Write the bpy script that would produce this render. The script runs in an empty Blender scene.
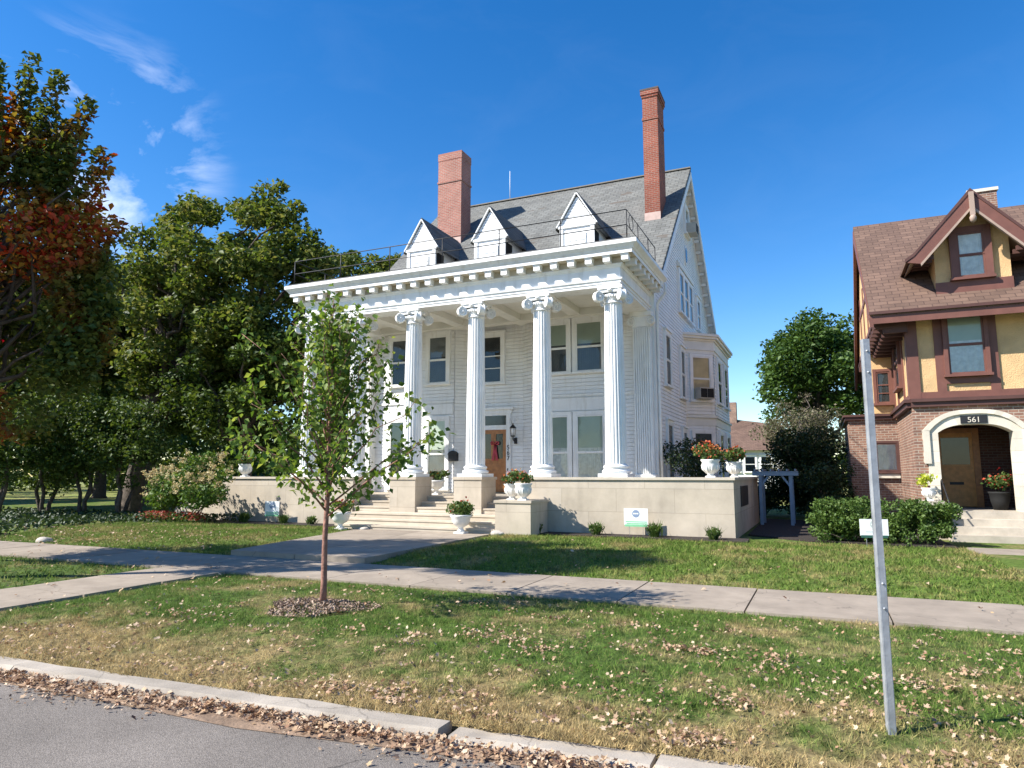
import bpy, bmesh, math, random
import numpy as np
from mathutils import Vector, Matrix
sc = bpy.context.scene
R = math.radians
col = sc.collection

# ------------------------------------------------------------------ camera
cam_d = bpy.data.cameras.new('camera'); cam = bpy.data.objects.new('camera', cam_d); col.objects.link(cam)
F_PX = 690.0
PITCH = math.atan(91/F_PX); YAW = R(24.1)
cam.location = (0, 0, 1.6)
cam.rotation_euler = (R(90) + PITCH, 0, YAW)
cam_d.sensor_width = 36.0; cam_d.lens = 36.0*F_PX/1024.0
cam_d.clip_start = 0.05; cam_d.clip_end = 3000
sc.camera = cam
sc.render.resolution_x = 1024; sc.render.resolution_y = 768

# ------------------------------------------------------------------ light
SUN_AZ = R(38)      # direction the light travels, from +X toward +Y
SUN_EL = R(41)
sd = bpy.data.lights.new('sun', 'SUN'); sun = bpy.data.objects.new('sun', sd); col.objects.link(sun)
sd.energy = 5.0; sd.angle = R(0.53); sd.color = (1.0, 0.95, 0.87)
ldir = Vector((math.cos(SUN_AZ)*math.cos(SUN_EL), math.sin(SUN_AZ)*math.cos(SUN_EL), -math.sin(SUN_EL)))
sun.rotation_euler = ldir.to_track_quat('-Z', 'Y').to_euler()

w = bpy.data.worlds.new('World'); sc.world = w; w.use_nodes = True
nt = w.node_tree; N = nt.nodes; L = nt.links; N.clear()
wo = N.new('ShaderNodeOutputWorld'); bg = N.new('ShaderNodeBackground')
sky = N.new('ShaderNodeTexSky'); sky.sky_type = 'NISHITA'; sky.sun_disc = False
sky.sun_elevation = SUN_EL
sky.sun_rotation = math.atan2(-ldir.x, -ldir.y)
sky.altitude = 300; sky.air_density = 1.0; sky.dust_density = 0.2; sky.ozone_density = 1.6
bg.inputs['Strength'].default_value = 0.108
# thin wisps of cloud low on the left of the sky
tc = N.new('ShaderNodeTexCoord'); mp = N.new('ShaderNodeMapping'); mp.inputs['Rotation'].default_value = (0.3, 0.5, 0.2)
mp.inputs['Scale'].default_value = (2.2, 2.2, 5.0)
nz = N.new('ShaderNodeTexNoise'); nz.inputs['Scale'].default_value = 2.6; nz.inputs['Detail'].default_value = 9; nz.inputs['Roughness'].default_value = 0.6
nz.inputs['Distortion'].default_value = 0.6
L.new(tc.outputs['Generated'], mp.inputs[0]); L.new(mp.outputs[0], nz.inputs['Vector'])
cr = N.new('ShaderNodeValToRGB'); cr.color_ramp.elements[0].position = .46; cr.color_ramp.elements[1].position = .76
L.new(nz.outputs['Fac'], cr.inputs[0])
dt = N.new('ShaderNodeVectorMath'); dt.operation = 'DOT_PRODUCT'
CL = Vector((-0.77, 0.515, 0.385)).normalized()
dt.inputs[1].default_value = CL
L.new(tc.outputs['Generated'], dt.inputs[0])
mr = N.new('ShaderNodeMapRange'); mr.interpolation_type = 'SMOOTHSTEP'
mr.inputs['From Min'].default_value = 0.987; mr.inputs['From Max'].default_value = 0.998
mr.inputs['To Min'].default_value = 0.012; mr.inputs['To Max'].default_value = .62
L.new(dt.outputs['Value'], mr.inputs['Value'])
ml = N.new('ShaderNodeMath'); ml.operation = 'MULTIPLY'; L.new(cr.outputs[0], ml.inputs[0]); L.new(mr.outputs[0], ml.inputs[1])
hs = N.new('ShaderNodeHueSaturation'); hs.inputs['Saturation'].default_value = 1.42; hs.inputs['Value'].default_value = 1.0; hs.inputs['Hue'].default_value = .506
L.new(sky.outputs[0], hs.inputs['Color'])
mx = N.new('ShaderNodeMix'); mx.data_type = 'RGBA'
L.new(ml.outputs[0], mx.inputs[0]); L.new(hs.outputs[0], mx.inputs[6]); mx.inputs[7].default_value = (7.5, 7.8, 8.4, 1)
L.new(mx.outputs[2], bg.inputs['Color']); L.new(bg.outputs[0], wo.inputs[0])

sc.view_settings.view_transform = 'Standard'; sc.view_settings.look = 'None'
sc.view_settings.exposure = 1.0; sc.view_settings.gamma = 1.0; sc.view_settings.use_curve_mapping = False
sc.cycles.max_bounces = 6; sc.cycles.transparent_max_bounces = 8
sc.cycles.use_denoising = True

# ------------------------------------------------------------------ materials
def newmat(name):
    m = bpy.data.materials.new(name); m.use_nodes = True
    nt = m.node_tree; b = nt.nodes['Principled BSDF']
    return m, nt, b
def pmat(name, color, rough=.6, var=.12, scale=6., bump=0., bscale=40., metal=0., spec=.4, detail=6, coord='Object', grime=0):
    """plain paint-like surface: colour drifting by a noise, optional fine bump"""
    m, nt, b = newmat(name); N = nt.nodes; L = nt.links
    b.inputs['Roughness'].default_value = rough; b.inputs['Metallic'].default_value = metal
    b.inputs['Specular IOR Level'].default_value = spec
    t = N.new('ShaderNodeTexCoord')
    n = N.new('ShaderNodeTexNoise'); n.inputs['Scale'].default_value = scale; n.inputs['Detail'].default_value = detail
    L.new(t.outputs[coord], n.inputs['Vector'])
    r = N.new('ShaderNodeValToRGB'); c = color
    r.color_ramp.elements[0].position = .3; r.color_ramp.elements[1].position = .7
    r.color_ramp.elements[0].color = (c[0]*(1-var), c[1]*(1-var), c[2]*(1-var), 1)
    r.color_ramp.elements[1].color = (min(1, c[0]*(1+var)), min(1, c[1]*(1+var)), min(1, c[2]*(1+var)), 1)
    L.new(n.outputs['Fac'], r.inputs[0]); L.new(r.outputs[0], b.inputs['Base Color'])
    if grime:
        mps = N.new('ShaderNodeMapping'); mps.inputs['Scale'].default_value = (3.5, 3.5, .5); L.new(t.outputs[coord], mps.inputs[0])
        ns = N.new('ShaderNodeTexNoise'); ns.inputs['Scale'].default_value = 1.6; ns.inputs['Detail'].default_value = 9; ns.inputs['Roughness'].default_value = .65; L.new(mps.outputs[0], ns.inputs['Vector'])
        rs = N.new('ShaderNodeMapRange'); rs.inputs['From Min'].default_value = .52; rs.inputs['From Max'].default_value = .75; L.new(ns.outputs['Fac'], rs.inputs[0])
        mg = N.new('ShaderNodeMix'); mg.data_type = 'RGBA'; L.new(rs.outputs[0], mg.inputs[0]); L.new(r.outputs[0], mg.inputs[6]); mg.inputs[7].default_value = (c[0]*grime, c[1]*grime*.97, c[2]*grime*.91, 1)
        L.new(mg.outputs[2], b.inputs['Base Color'])
    if bump:
        n2 = N.new('ShaderNodeTexNoise'); n2.inputs['Scale'].default_value = bscale; n2.inputs['Detail'].default_value = 5
        L.new(t.outputs[coord], n2.inputs['Vector'])
        bp = N.new('ShaderNodeBump'); bp.inputs['Strength'].default_value = bump; bp.inputs['Distance'].default_value = .02
        L.new(n2.outputs['Fac'], bp.inputs['Height']); L.new(bp.outputs[0], b.inputs['Normal'])
    return m
def masonry(name, c1, c2, mortar, bw, bh, joint, rough=.85, bump=.5, slope=1.0, stain=.25, mode='wall', offset=.5, nscale=1.3, patches=None, streak=0):
    """courses of brick, stone block or shingle on upright faces; u = x+y, v = z*slope"""
    m, nt, b = newmat(name); N = nt.nodes; L = nt.links
    b.inputs['Roughness'].default_value = rough; b.inputs['Specular IOR Level'].default_value = .25
    t = N.new('ShaderNodeTexCoord'); sx = N.new('ShaderNodeSeparateXYZ'); L.new(t.outputs['Object'], sx.inputs[0])
    cb = N.new('ShaderNodeCombineXYZ')
    if mode == 'wall':
        a = N.new('ShaderNodeMath'); a.operation = 'ADD'; L.new(sx.outputs[0], a.inputs[0]); L.new(sx.outputs[1], a.inputs[1])
        L.new(a.outputs[0], cb.inputs[0])
    elif mode == 'x': L.new(sx.outputs[0], cb.inputs[0])
    else: L.new(sx.outputs[1], cb.inputs[0])
    z = N.new('ShaderNodeMath'); z.operation = 'MULTIPLY'; L.new(sx.outputs[2], z.inputs[0]); z.inputs[1].default_value = slope
    L.new(z.outputs[0], cb.inputs[1])
    br = N.new('ShaderNodeTexBrick'); br.offset = offset
    br.inputs['Scale'].default_value = 1; br.inputs['Brick Width'].default_value = bw; br.inputs['Row Height'].default_value = bh
    br.inputs['Mortar Size'].default_value = joint; br.inputs['Mortar Smooth'].default_value = .15; br.inputs['Bias'].default_value = -.1
    br.inputs['Color1'].default_value = (*c1, 1); br.inputs['Color2'].default_value = (*c2, 1); br.inputs['Mortar'].default_value = (*mortar, 1)
    L.new(cb.outputs[0], br.inputs['Vector'])
    n = N.new('ShaderNodeTexNoise'); n.inputs['Scale'].default_value = nscale; n.inputs['Detail'].default_value = 8; n.inputs['Roughness'].default_value = .65
    L.new(t.outputs['Object'], n.inputs['Vector'])
    mr = N.new('ShaderNodeMapRange'); mr.inputs['From Min'].default_value = .3; mr.inputs['From Max'].default_value = .72
    mr.inputs['To Min'].default_value = 1-stain; mr.inputs['To Max'].default_value = 1+stain*.6
    L.new(n.outputs['Fac'], mr.inputs[0])
    mxx = N.new('ShaderNodeVectorMath'); mxx.operation = 'SCALE'; L.new(br.outputs['Color'], mxx.inputs[0]); L.new(mr.outputs[0], mxx.inputs['Scale'])
    out = mxx.outputs[0]
    if streak:
        mps = N.new('ShaderNodeMapping'); mps.inputs['Scale'].default_value = (1.2, 1.2, .3); L.new(t.outputs['Object'], mps.inputs[0])
        ns = N.new('ShaderNodeTexNoise'); ns.inputs['Scale'].default_value = 2.2; ns.inputs['Detail'].default_value = 7; L.new(mps.outputs[0], ns.inputs['Vector'])
        rs = N.new('ShaderNodeMapRange'); rs.inputs['From Min'].default_value = .52; rs.inputs['From Max'].default_value = .72; rs.inputs['To Min'].default_value = 1; rs.inputs['To Max'].default_value = 1-streak
        L.new(ns.outputs['Fac'], rs.inputs[0])
        vv = N.new('ShaderNodeVectorMath'); vv.operation = 'SCALE'; L.new(out, vv.inputs[0]); L.new(rs.outputs[0], vv.inputs['Scale']); out = vv.outputs[0]
    if patches:
        n3 = N.new('ShaderNodeTexNoise'); n3.inputs['Scale'].default_value = 1.0; n3.inputs['Detail'].default_value = 2
        mp = N.new('ShaderNodeMapping'); mp.inputs['Scale'].default_value = (.55, 1, 3.4); L.new(t.outputs['Object'], mp.inputs[0]); L.new(mp.outputs[0], n3.inputs['Vector'])
        rp = N.new('ShaderNodeValToRGB'); rp.color_ramp.elements[0].position = .66; rp.color_ramp.elements[1].position = .67
        L.new(n3.outputs['Fac'], rp.inputs[0])
        mm = N.new('ShaderNodeMix'); mm.data_type = 'RGBA'; L.new(rp.outputs[0], mm.inputs[0]); L.new(out, mm.inputs[6]); mm.inputs[7].default_value = (*patches, 1)
        out = mm.outputs[2]
    L.new(out, b.inputs['Base Color'])
    bp = N.new('ShaderNodeBump'); bp.inputs['Strength'].default_value = bump; bp.inputs['Distance'].default_value = .012
    iv = N.new('ShaderNodeMath'); iv.operation = 'MULTIPLY_ADD'; L.new(br.outputs['Fac'], iv.inputs[0]); iv.inputs[1].default_value = -1
    n2 = N.new('ShaderNodeTexNoise'); n2.inputs['Scale'].default_value = 60; L.new(t.outputs['Object'], n2.inputs['Vector'])
    L.new(n2.outputs['Fac'], iv.inputs[2])
    L.new(iv.outputs[0], bp.inputs['Height']); L.new(bp.outputs[0], b.inputs['Normal'])
    return m
def leafmat(name, cols, trans=.35, rough=.55, clump=None, cscale=.35):
    """leaves: colour picked per leaf, some light passing through; clump = second palette by a slow noise"""
    m, nt, b = newmat(name); N = nt.nodes; L = nt.links
    g = N.new('ShaderNodeNewGeometry')
    def ramp(cs):
        r = N.new('ShaderNodeValToRGB'); r.color_ramp.interpolation = 'LINEAR'
        while len(r.color_ramp.elements) < len(cs): r.color_ramp.elements.new(.5)
        for i, c in enumerate(cs):
            r.color_ramp.elements[i].position = i/max(1, len(cs)-1); r.color_ramp.elements[i].color = (*c, 1)
        L.new(g.outputs['Random Per Island'], r.inputs[0]); return r.outputs[0]
    out = ramp(cols)
    if clump:
        o2 = ramp(clump)
        t = N.new('ShaderNodeTexCoord'); n = N.new('ShaderNodeTexNoise'); n.inputs['Scale'].default_value = cscale; n.inputs['Detail'].default_value = 3
        L.new(t.outputs['Object'], n.inputs['Vector'])
        rp = N.new('ShaderNodeValToRGB'); rp.color_ramp.elements[0].position = .47; rp.color_ramp.elements[1].position = .60
        L.new(n.outputs['Fac'], rp.inputs[0])
        mm = N.new('ShaderNodeMix'); mm.data_type = 'RGBA'; L.new(rp.outputs[0], mm.inputs[0]); L.new(out, mm.inputs[6]); L.new(o2, mm.inputs[7])
        out = mm.outputs[2]
    L.new(out, b.inputs['Base Color']); b.inputs['Roughness'].default_value = rough; b.inputs['Specular IOR Level'].default_value = .35
    tr = N.new('ShaderNodeBsdfTranslucent')
    hs = N.new('ShaderNodeHueSaturation'); hs.inputs['Value'].default_value = 1.3; hs.inputs['Saturation'].default_value = 1.1; hs.inputs['Hue'].default_value = .485
    L.new(out, hs.inputs['Color']); L.new(hs.outputs[0], tr.inputs[0])
    ms = N.new('ShaderNodeMixShader'); ms.inputs[0].default_value = trans
    L.new(b.outputs[0], ms.inputs[1]); L.new(tr.outputs[0], ms.inputs[2])
    L.new(ms.outputs[0], nt.nodes['Material Output'].inputs[0])
    return m
def glassmat(name, tint=(.95, .97, .96), base=.10):
    """window pane: mirror by Fresnel over see-through"""
    m, nt, b = newmat(name); N = nt.nodes; L = nt.links; N.remove(b)
    tr = N.new('ShaderNodeBsdfTransparent'); tr.inputs[0].default_value = (*tint, 1)
    gl = N.new('ShaderNodeBsdfGlossy'); gl.inputs['Roughness'].default_value = .02; gl.inputs[0].default_value = (.72, .76, .76, 1)
    fr = N.new('ShaderNodeFresnel'); fr.inputs[0].default_value = 1.33
    t = N.new('ShaderNodeTexCoord'); n = N.new('ShaderNodeTexNoise'); n.inputs['Scale'].default_value = 1.6; L.new(t.outputs['Object'], n.inputs['Vector'])
    bp = N.new('ShaderNodeBump'); bp.inputs['Strength'].default_value = .12; bp.inputs['Distance'].default_value = .05
    L.new(n.outputs['Fac'], bp.inputs['Height']); L.new(bp.outputs[0], gl.inputs['Normal'])
    ad = N.new('ShaderNodeMath'); ad.operation = 'ADD'; ad.use_clamp = True; ad.inputs[1].default_value = base; L.new(fr.outputs[0], ad.inputs[0])
    ms = N.new('ShaderNodeMixShader'); L.new(ad.outputs[0], ms.inputs[0]); L.new(tr.outputs[0], ms.inputs[1]); L.new(gl.outputs[0], ms.inputs[2])
    L.new(ms.outputs[0], N['Material Output'].inputs[0]); return m

def groundmat(name, green, dry, dirt, ygrad=None, dryness=.5):
    m, nt, b = newmat(name); N = nt.nodes; L = nt.links
    b.inputs['Roughness'].default_value = .9; b.inputs['Specular IOR Level'].default_value = .15
    t = N.new('ShaderNodeTexCoord')
    n = N.new('ShaderNodeTexNoise'); n.inputs['Scale'].default_value = .9; n.inputs['Detail'].default_value = 7; n.inputs['Roughness'].default_value = .68
    L.new(t.outputs['Object'], n.inputs['Vector'])
    fac = n.outputs['Fac']
    if ygrad:
        sx = N.new('ShaderNodeSeparateXYZ'); L.new(t.outputs['Object'], sx.inputs[0])
        mr = N.new('ShaderNodeMapRange'); mr.inputs['From Min'].default_value = ygrad[0]; mr.inputs['From Max'].default_value = ygrad[1]
        mr.inputs['To Min'].default_value = .22; mr.inputs['To Max'].default_value = 0
        L.new(sx.outputs[1], mr.inputs[0]); a = N.new('ShaderNodeMath'); L.new(fac, a.inputs[0]); L.new(mr.outputs[0], a.inputs[1]); fac = a.outputs[0]
    r = N.new('ShaderNodeMapRange'); r.interpolation_type = 'SMOOTHSTEP'
    r.inputs['From Min'].default_value = dryness-.1; r.inputs['From Max'].default_value = dryness+.16
    L.new(fac, r.inputs[0])
    g = N.new('ShaderNodeNewGeometry')
    rd = N.new('ShaderNodeMath'); rd.operation = 'MULTIPLY_ADD'; rd.inputs[1].default_value = .55; rd.inputs[2].default_value = -.27
    L.new(g.outputs['Random Per Island'], rd.inputs[0])
    f2 = N.new('ShaderNodeMath'); f2.use_clamp = True; L.new(r.outputs[0], f2.inputs[0]); L.new(rd.outputs[0], f2.inputs[1])
    mm = N.new('ShaderNodeMix'); mm.data_type = 'RGBA'; L.new(f2.outputs[0], mm.inputs[0]); mm.inputs[6].default_value = (*green, 1); mm.inputs[7].default_value = (*dry, 1)
    n2 = N.new('ShaderNodeTexNoise'); n2.inputs['Scale'].default_value = 11; n2.inputs['Detail'].default_value = 8; L.new(t.outputs['Object'], n2.inputs['Vector'])
    r2 = N.new('ShaderNodeMapRange'); r2.inputs['From Min'].default_value = .3; r2.inputs['From Max'].default_value = .7; r2.inputs['To Min'].default_value = .5; r2.inputs['To Max'].default_value = 1.5
    L.new(n2.outputs['Fac'], r2.inputs[0])
    vs = N.new('ShaderNodeVectorMath'); vs.operation = 'SCALE'; L.new(mm.outputs[2], vs.inputs[0]); L.new(r2.outputs[0], vs.inputs['Scale'])
    L.new(vs.outputs[0], b.inputs['Base Color'])
    if dirt:
        bp = N.new('ShaderNodeBump'); bp.inputs['Strength'].default_value = .8; bp.inputs['Distance'].default_value = .03
        L.new(n2.outputs['Fac'], bp.inputs['Height']); L.new(bp.outputs[0], b.inputs['Normal'])
    else:
        tr = N.new('ShaderNodeBsdfTranslucent'); L.new(vs.outputs[0], tr.inputs[0])
        ms = N.new('ShaderNodeMixShader'); ms.inputs[0].default_value = .3
        L.new(b.outputs[0], ms.inputs[1]); L.new(tr.outputs[0], ms.inputs[2]); L.new(ms.outputs[0], N['Material Output'].inputs[0])
    return m
def asphalt():
    m, nt, b = newmat('asphalt'); N = nt.nodes; L = nt.links
    b.inputs['Roughness'].default_value = .85; b.inputs['Specular IOR Level'].default_value = .3
    t = N.new('ShaderNodeTexCoord')
    v = N.new('ShaderNodeTexVoronoi'); v.inputs['Scale'].default_value = 120; L.new(t.outputs['Object'], v.inputs['Vector'])
    r = N.new('ShaderNodeValToRGB'); r.color_ramp.elements[0].color = (.125, .109, .095, 1); r.color_ramp.elements[1].color = (.22, .194, .17, 1)
    sp = N.new('ShaderNodeSeparateColor'); L.new(v.outputs['Color'], sp.inputs[0]); L.new(sp.outputs[0], r.inputs[0])
    n = N.new('ShaderNodeTexNoise'); n.inputs['Scale'].default_value = 1.1; n.inputs['Detail'].default_value = 7; L.new(t.outputs['Object'], n.inputs['Vector'])
    mr = N.new('ShaderNodeMapRange'); mr.inputs['From Min'].default_value = .3; mr.inputs['From Max'].default_value = .7; mr.inputs['To Min'].default_value = .78; mr.inputs['To Max'].default_value = 1.2
    L.new(n.outputs['Fac'], mr.inputs[0])
    vs = N.new('ShaderNodeVectorMath'); vs.operation = 'SCALE'; L.new(r.outputs[0], vs.inputs[0]); L.new(mr.outputs[0], vs.inputs['Scale'])
    nd = N.new('ShaderNodeTexNoise'); nd.inputs['Scale'].default_value = 1.7; nd.inputs['Detail'].default_value = 5; L.new(t.outputs['Object'], nd.inputs['Vector'])
    va = N.new('ShaderNodeVectorMath'); va.operation = 'MULTIPLY_ADD'; L.new(nd.outputs['Color'], va.inputs[0]); va.inputs[1].default_value = (.7, .7, .7); L.new(t.outputs['Object'], va.inputs[2])
    vo = N.new('ShaderNodeTexVoronoi'); vo.feature = 'DISTANCE_TO_EDGE'; vo.inputs['Scale'].default_value = .33; L.new(va.outputs[0], vo.inputs['Vector'])
    lt = N.new('ShaderNodeMapRange'); lt.inputs['From Min'].default_value = .001; lt.inputs['From Max'].default_value = .004; lt.inputs['To Min'].default_value = .55; lt.inputs['To Max'].default_value = 1; L.new(vo.outputs['Distance'], lt.inputs[0])
    v2 = N.new('ShaderNodeVectorMath'); v2.operation = 'SCALE'; L.new(vs.outputs[0], v2.inputs[0]); L.new(lt.outputs[0], v2.inputs['Scale']); vs = v2
    L.new(vs.outputs[0], b.inputs['Base Color'])
    bp = N.new('ShaderNodeBump'); bp.inputs['Strength'].default_value = .55; bp.inputs['Distance'].default_value = .006
    L.new(v.outputs['Distance'], bp.inputs['Height']); L.new(bp.outputs[0], b.inputs['Normal'])
    return m
def concrete(name, c, var=.2, crack=.0):
    m, nt, b = newmat(name); N = nt.nodes; L = nt.links
    b.inputs['Roughness'].default_value = .9; b.inputs['Specular IOR Level'].default_value = .2
    t = N.new('ShaderNodeTexCoord')
    n = N.new('ShaderNodeTexNoise'); n.inputs['Scale'].default_value = 1.4; n.inputs['Detail'].default_value = 10; n.inputs['Roughness'].default_value = .7
    L.new(t.outputs['Object'], n.inputs['Vector'])
    r = N.new('ShaderNodeMapRange'); r.inputs['From Min'].default_value = .3; r.inputs['From Max'].default_value = .7; r.inputs['To Min'].default_value = 1-var; r.inputs['To Max'].default_value = 1+var*.7
    L.new(n.outputs['Fac'], r.inputs[0])
    g = N.new('ShaderNodeNewGeometry')
    rr = N.new('ShaderNodeMath'); rr.operation = 'MULTIPLY_ADD'; rr.inputs[1].default_value = .22; rr.inputs[2].default_value = .89; L.new(g.outputs['Random Per Island'], rr.inputs[0])
    mu = N.new('ShaderNodeMath'); mu.operation = 'MULTIPLY'; L.new(r.outputs[0], mu.inputs[0]); L.new(rr.outputs[0], mu.inputs[1])
    f = mu.outputs[0]
    if crack:
        nd = N.new('ShaderNodeTexNoise'); nd.inputs['Scale'].default_value = 2.5; nd.inputs['Detail'].default_value = 4; L.new(t.outputs['Object'], nd.inputs['Vector'])
        va = N.new('ShaderNodeVectorMath'); va.operation = 'MULTIPLY_ADD'; L.new(nd.outputs['Color'], va.inputs[0]); va.inputs[1].default_value = (.5, .5, .5); L.new(t.outputs['Object'], va.inputs[2])
        vo = N.new('ShaderNodeTexVoronoi'); vo.feature = 'DISTANCE_TO_EDGE'; vo.inputs['Scale'].default_value = .42; L.new(va.outputs[0], vo.inputs['Vector'])
        lt = N.new('ShaderNodeMapRange'); lt.inputs['From Min'].default_value = .001; lt.inputs['From Max'].default_value = .004; lt.inputs['To Min'].default_value = 1-crack; lt.inputs['To Max'].default_value = 1
        L.new(vo.outputs['Distance'], lt.inputs[0])
        m2 = N.new('ShaderNodeMath'); m2.operation = 'MULTIPLY'; L.new(f, m2.inputs[0]); L.new(lt.outputs[0], m2.inputs[1]); f = m2.outputs[0]
    vs = N.new('ShaderNodeVectorMath'); vs.operation = 'SCALE'; vs.inputs[0].default_value = c; L.new(f, vs.inputs['Scale'])
    L.new(vs.outputs[0], b.inputs['Base Color'])
    n2 = N.new('ShaderNodeTexNoise'); n2.inputs['Scale'].default_value = 90; n2.inputs['Detail'].default_value = 4; L.new(t.outputs['Object'], n2.inputs['Vector'])
    bp = N.new('ShaderNodeBump'); bp.inputs['Strength'].default_value = .4; bp.inputs['Distance'].default_value = .008
    L.new(n2.outputs['Fac'], bp.inputs['Height']); L.new(bp.outputs[0], b.inputs['Normal'])
    return m

M = {}
M['white'] = pmat('white_paint', (.80, .80, .78), .5, .05, 3.0, .06, 30, grime=.80)
M['siding'] = pmat('white_siding_paint', (.80, .80, .785), .55, .06, 1.6, .05, 30, grime=.86)
M['cream'] = pmat('cream_paint', (.74, .72, .655), .6, .07, 2.0)
M['stone'] = masonry('limestone_blocks', (.465, .40, .315), (.52, .455, .37), (.38, .325, .255), 1.55, .62, .008, bump=.3, stain=.24, nscale=.9, streak=.14)
M['stone_cap'] = concrete('limestone_cap', (.50, .44, .355), .18)
M['step_stone'] = concrete('step_stone', (.48, .415, .33), .2)
M['roof'] = masonry('grey_shingle', (.145, .147, .138), (.19, .192, .18), (.085, .086, .08), .32, .19, .012, bump=.6, slope=1.45, stain=.22, mode='x', patches=(.12, .105, .09))
M['roof_brown'] = masonry('brown_shingle', (.17, .108, .08), (.12, .076, .058), (.085, .053, .042), .34, .20, .012, bump=.6, slope=1.6, stain=.2, mode='x')
M['roof_brown_side'] = masonry('brown_shingle_side', (.17, .108, .08), (.12, .076, .058), (.085, .053, .042), .34, .20, .012, bump=.6, slope=1.35, stain=.2, mode='y')
M['brick_pink'] = masonry('faded_red_brick', (.40, .16, .12), (.33, .12, .09), (.38, .28, .235), .215, .075, .011, stain=.22)
M['brick_red'] = masonry('red_brick', (.31, .085, .05), (.24, .065, .042), (.30, .21, .17), .215, .075, .009, stain=.3)
M['brick_brown'] = masonry('brown_brick', (.30, .165, .115), (.18, .095, .072), (.38, .315, .255), .22, .078, .010, stain=.3, nscale=2.0)
M['flash'] = pmat('painted_flashing', (.50, .36, .31), .7)
M['iron'] = pmat('black_iron', (.018, .018, .02), .5, .2)
M['black'] = pmat('black_void', (.012, .012, .012), .8)
M['glass'] = glassmat('window_glass', base=.03)
M['room'] = pmat('dim_room', (.03, .031, .032), .9, .3, 2)
M['curtain'] = pmat('white_lace_curtain', (.66, .67, .64), .9, .15, 9)
M['curtain_green'] = pmat('pale_green_blind', (.42, .48, .39), .9, .08, 2)
M['blind_tan'] = pmat('tan_blind', (.5, .43, .31), .9, .12, 3)
M['blind_grey'] = pmat('grey_blind', (.11, .12, .125), .9, .15, 3)
M['wood'] = pmat('varnished_oak', (.36, .155, .055), .4, .22, 9, .1, 30)
M['wood_light'] = pmat('honey_oak', (.48, .22, .06), .4, .2, 9, .1, 30)
M['stucco'] = pmat('ochre_stucco', (.61, .405, .205), .9, .15, 2.2, .9, 45)
M['trim'] = pmat('maroon_trim', (.155, .064, .048), .55, .12, 4)
M['trim_dark'] = pmat('dark_maroon_trim', (.085, .038, .031), .6, .12, 4)
M['soffit'] = pmat('taupe_trim', (.34, .25, .20), .6, .1, 4)
M['arch'] = concrete('arch_limestone', (.62, .565, .47), .12)
M['concrete'] = concrete('walk_concrete', (.30, .25, .198), .26, .3)
M['kerb'] = concrete('kerb_concrete', (.37, .325, .27), .34, .3)
M['asphalt'] = asphalt()
M['oldstep'] = concrete('weathered_step', (.42, .37, .30), .3, .3)
M['lawn'] = groundmat('lawn_soil', (.055, .09, .018), (.23, .17, .085), True, (4.2, 5.7), .54)
M['blade'] = groundmat('grass_blade', (.108, .188, .032), (.45, .335, .165), False, (4.2, 5.7), .545)
M['lawn2'] = groundmat('upper_lawn_soil', (.085, .13, .024), (.21, .17, .075), True, None, .53)
M['blade2'] = groundmat('upper_grass_blade', (.115, .185, .032), (.34, .265, .115), False, None, .525)
M['lawn_far'] = groundmat('far_lawn', (.15, .20, .045), (.28, .24, .10), True, None, .50)
M['mulch'] = pmat('dark_mulch', (.032, .024, .020), .95, .5, 30, 1.0, 30)
M['chips'] = leafmat('wood_chip', [(.17,.105,.07), (.28,.19,.135), (.40,.30,.22)], .0)
M['litter'] = leafmat('dry_leaf', [(.14,.075,.045),(.32,.20,.12),(.46,.32,.20),(.56,.43,.30),(.34,.19,.11),(.48,.34,.19)], .15)
M['galv'] = pmat('galvanised_steel', (.36, .375, .39), .55, .22, 9, .1, 60, metal=.4)
M['urn'] = pmat('white_urn', (.72, .71, .68), .6, .08, 8, .3, 30)
M['green'] = leafmat('potted_leaf', [(.04, .085, .02), (.08, .14, .03), (.12, .17, .05)])
M['redfl'] = leafmat('red_petal', [(.34,.03,.02), (.42,.07,.03), (.45,.15,.05)], .3)
M['orangefl'] = leafmat('coral_petal', [(.62, .12, .05), (.62, .25, .08), (.5, .05, .04), (.55, .4, .14)], .3)
M['bedfl'] = leafmat('coral_bedding_petal', [(.30,.06,.04), (.38,.11,.07), (.22,.05,.03)], .3)
M['limeleaf'] = leafmat('lime_leaf', [(.35, .42, .03), (.45, .48, .06), (.25, .36, .03)], .35)
M['ribbon'] = pmat('red_ribbon', (.42, .05, .07), .6)
M['sign'] = pmat('sign_white', (.80, .81, .80), .45, .03)
M['signblue'] = pmat('sign_blue_grey', (.22, .28, .40), .5, .05)
M['signgrey'] = pmat('sign_sage', (.52, .56, .52), .5, .05)
M['signgreen'] = pmat('sign_green', (.20, .52, .28), .5, .1)
M['signdk'] = pmat('sign_dark_green', (.03, .10, .075), .5, .1)
M['pergola'] = pmat('grey_pergola', (.2, .24, .29), .6, .1)
M['bark'] = pmat('grey_bark', (.085, .066, .052), .95, .35, 8, 1.0, 14)
M['bark_red'] = pmat('red_brown_bark', (.26, .13, .095), .8, .35, 16, .6, 30)
M['bark_pale'] = pmat('pale_twig', (.22, .18, .15), .9, .25, 8)
M['rock'] = pmat('pale_rock', (.42, .38, .33), .9, .2, 7, .6, 12)
M['acmetal'] = pmat('ac_metal', (.45, .43, .38), .6, .08)
M['darkglass'] = pmat('dark_leaded_glass', (.02, .025, .025), .12, .3, 5, spec=.6)

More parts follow.
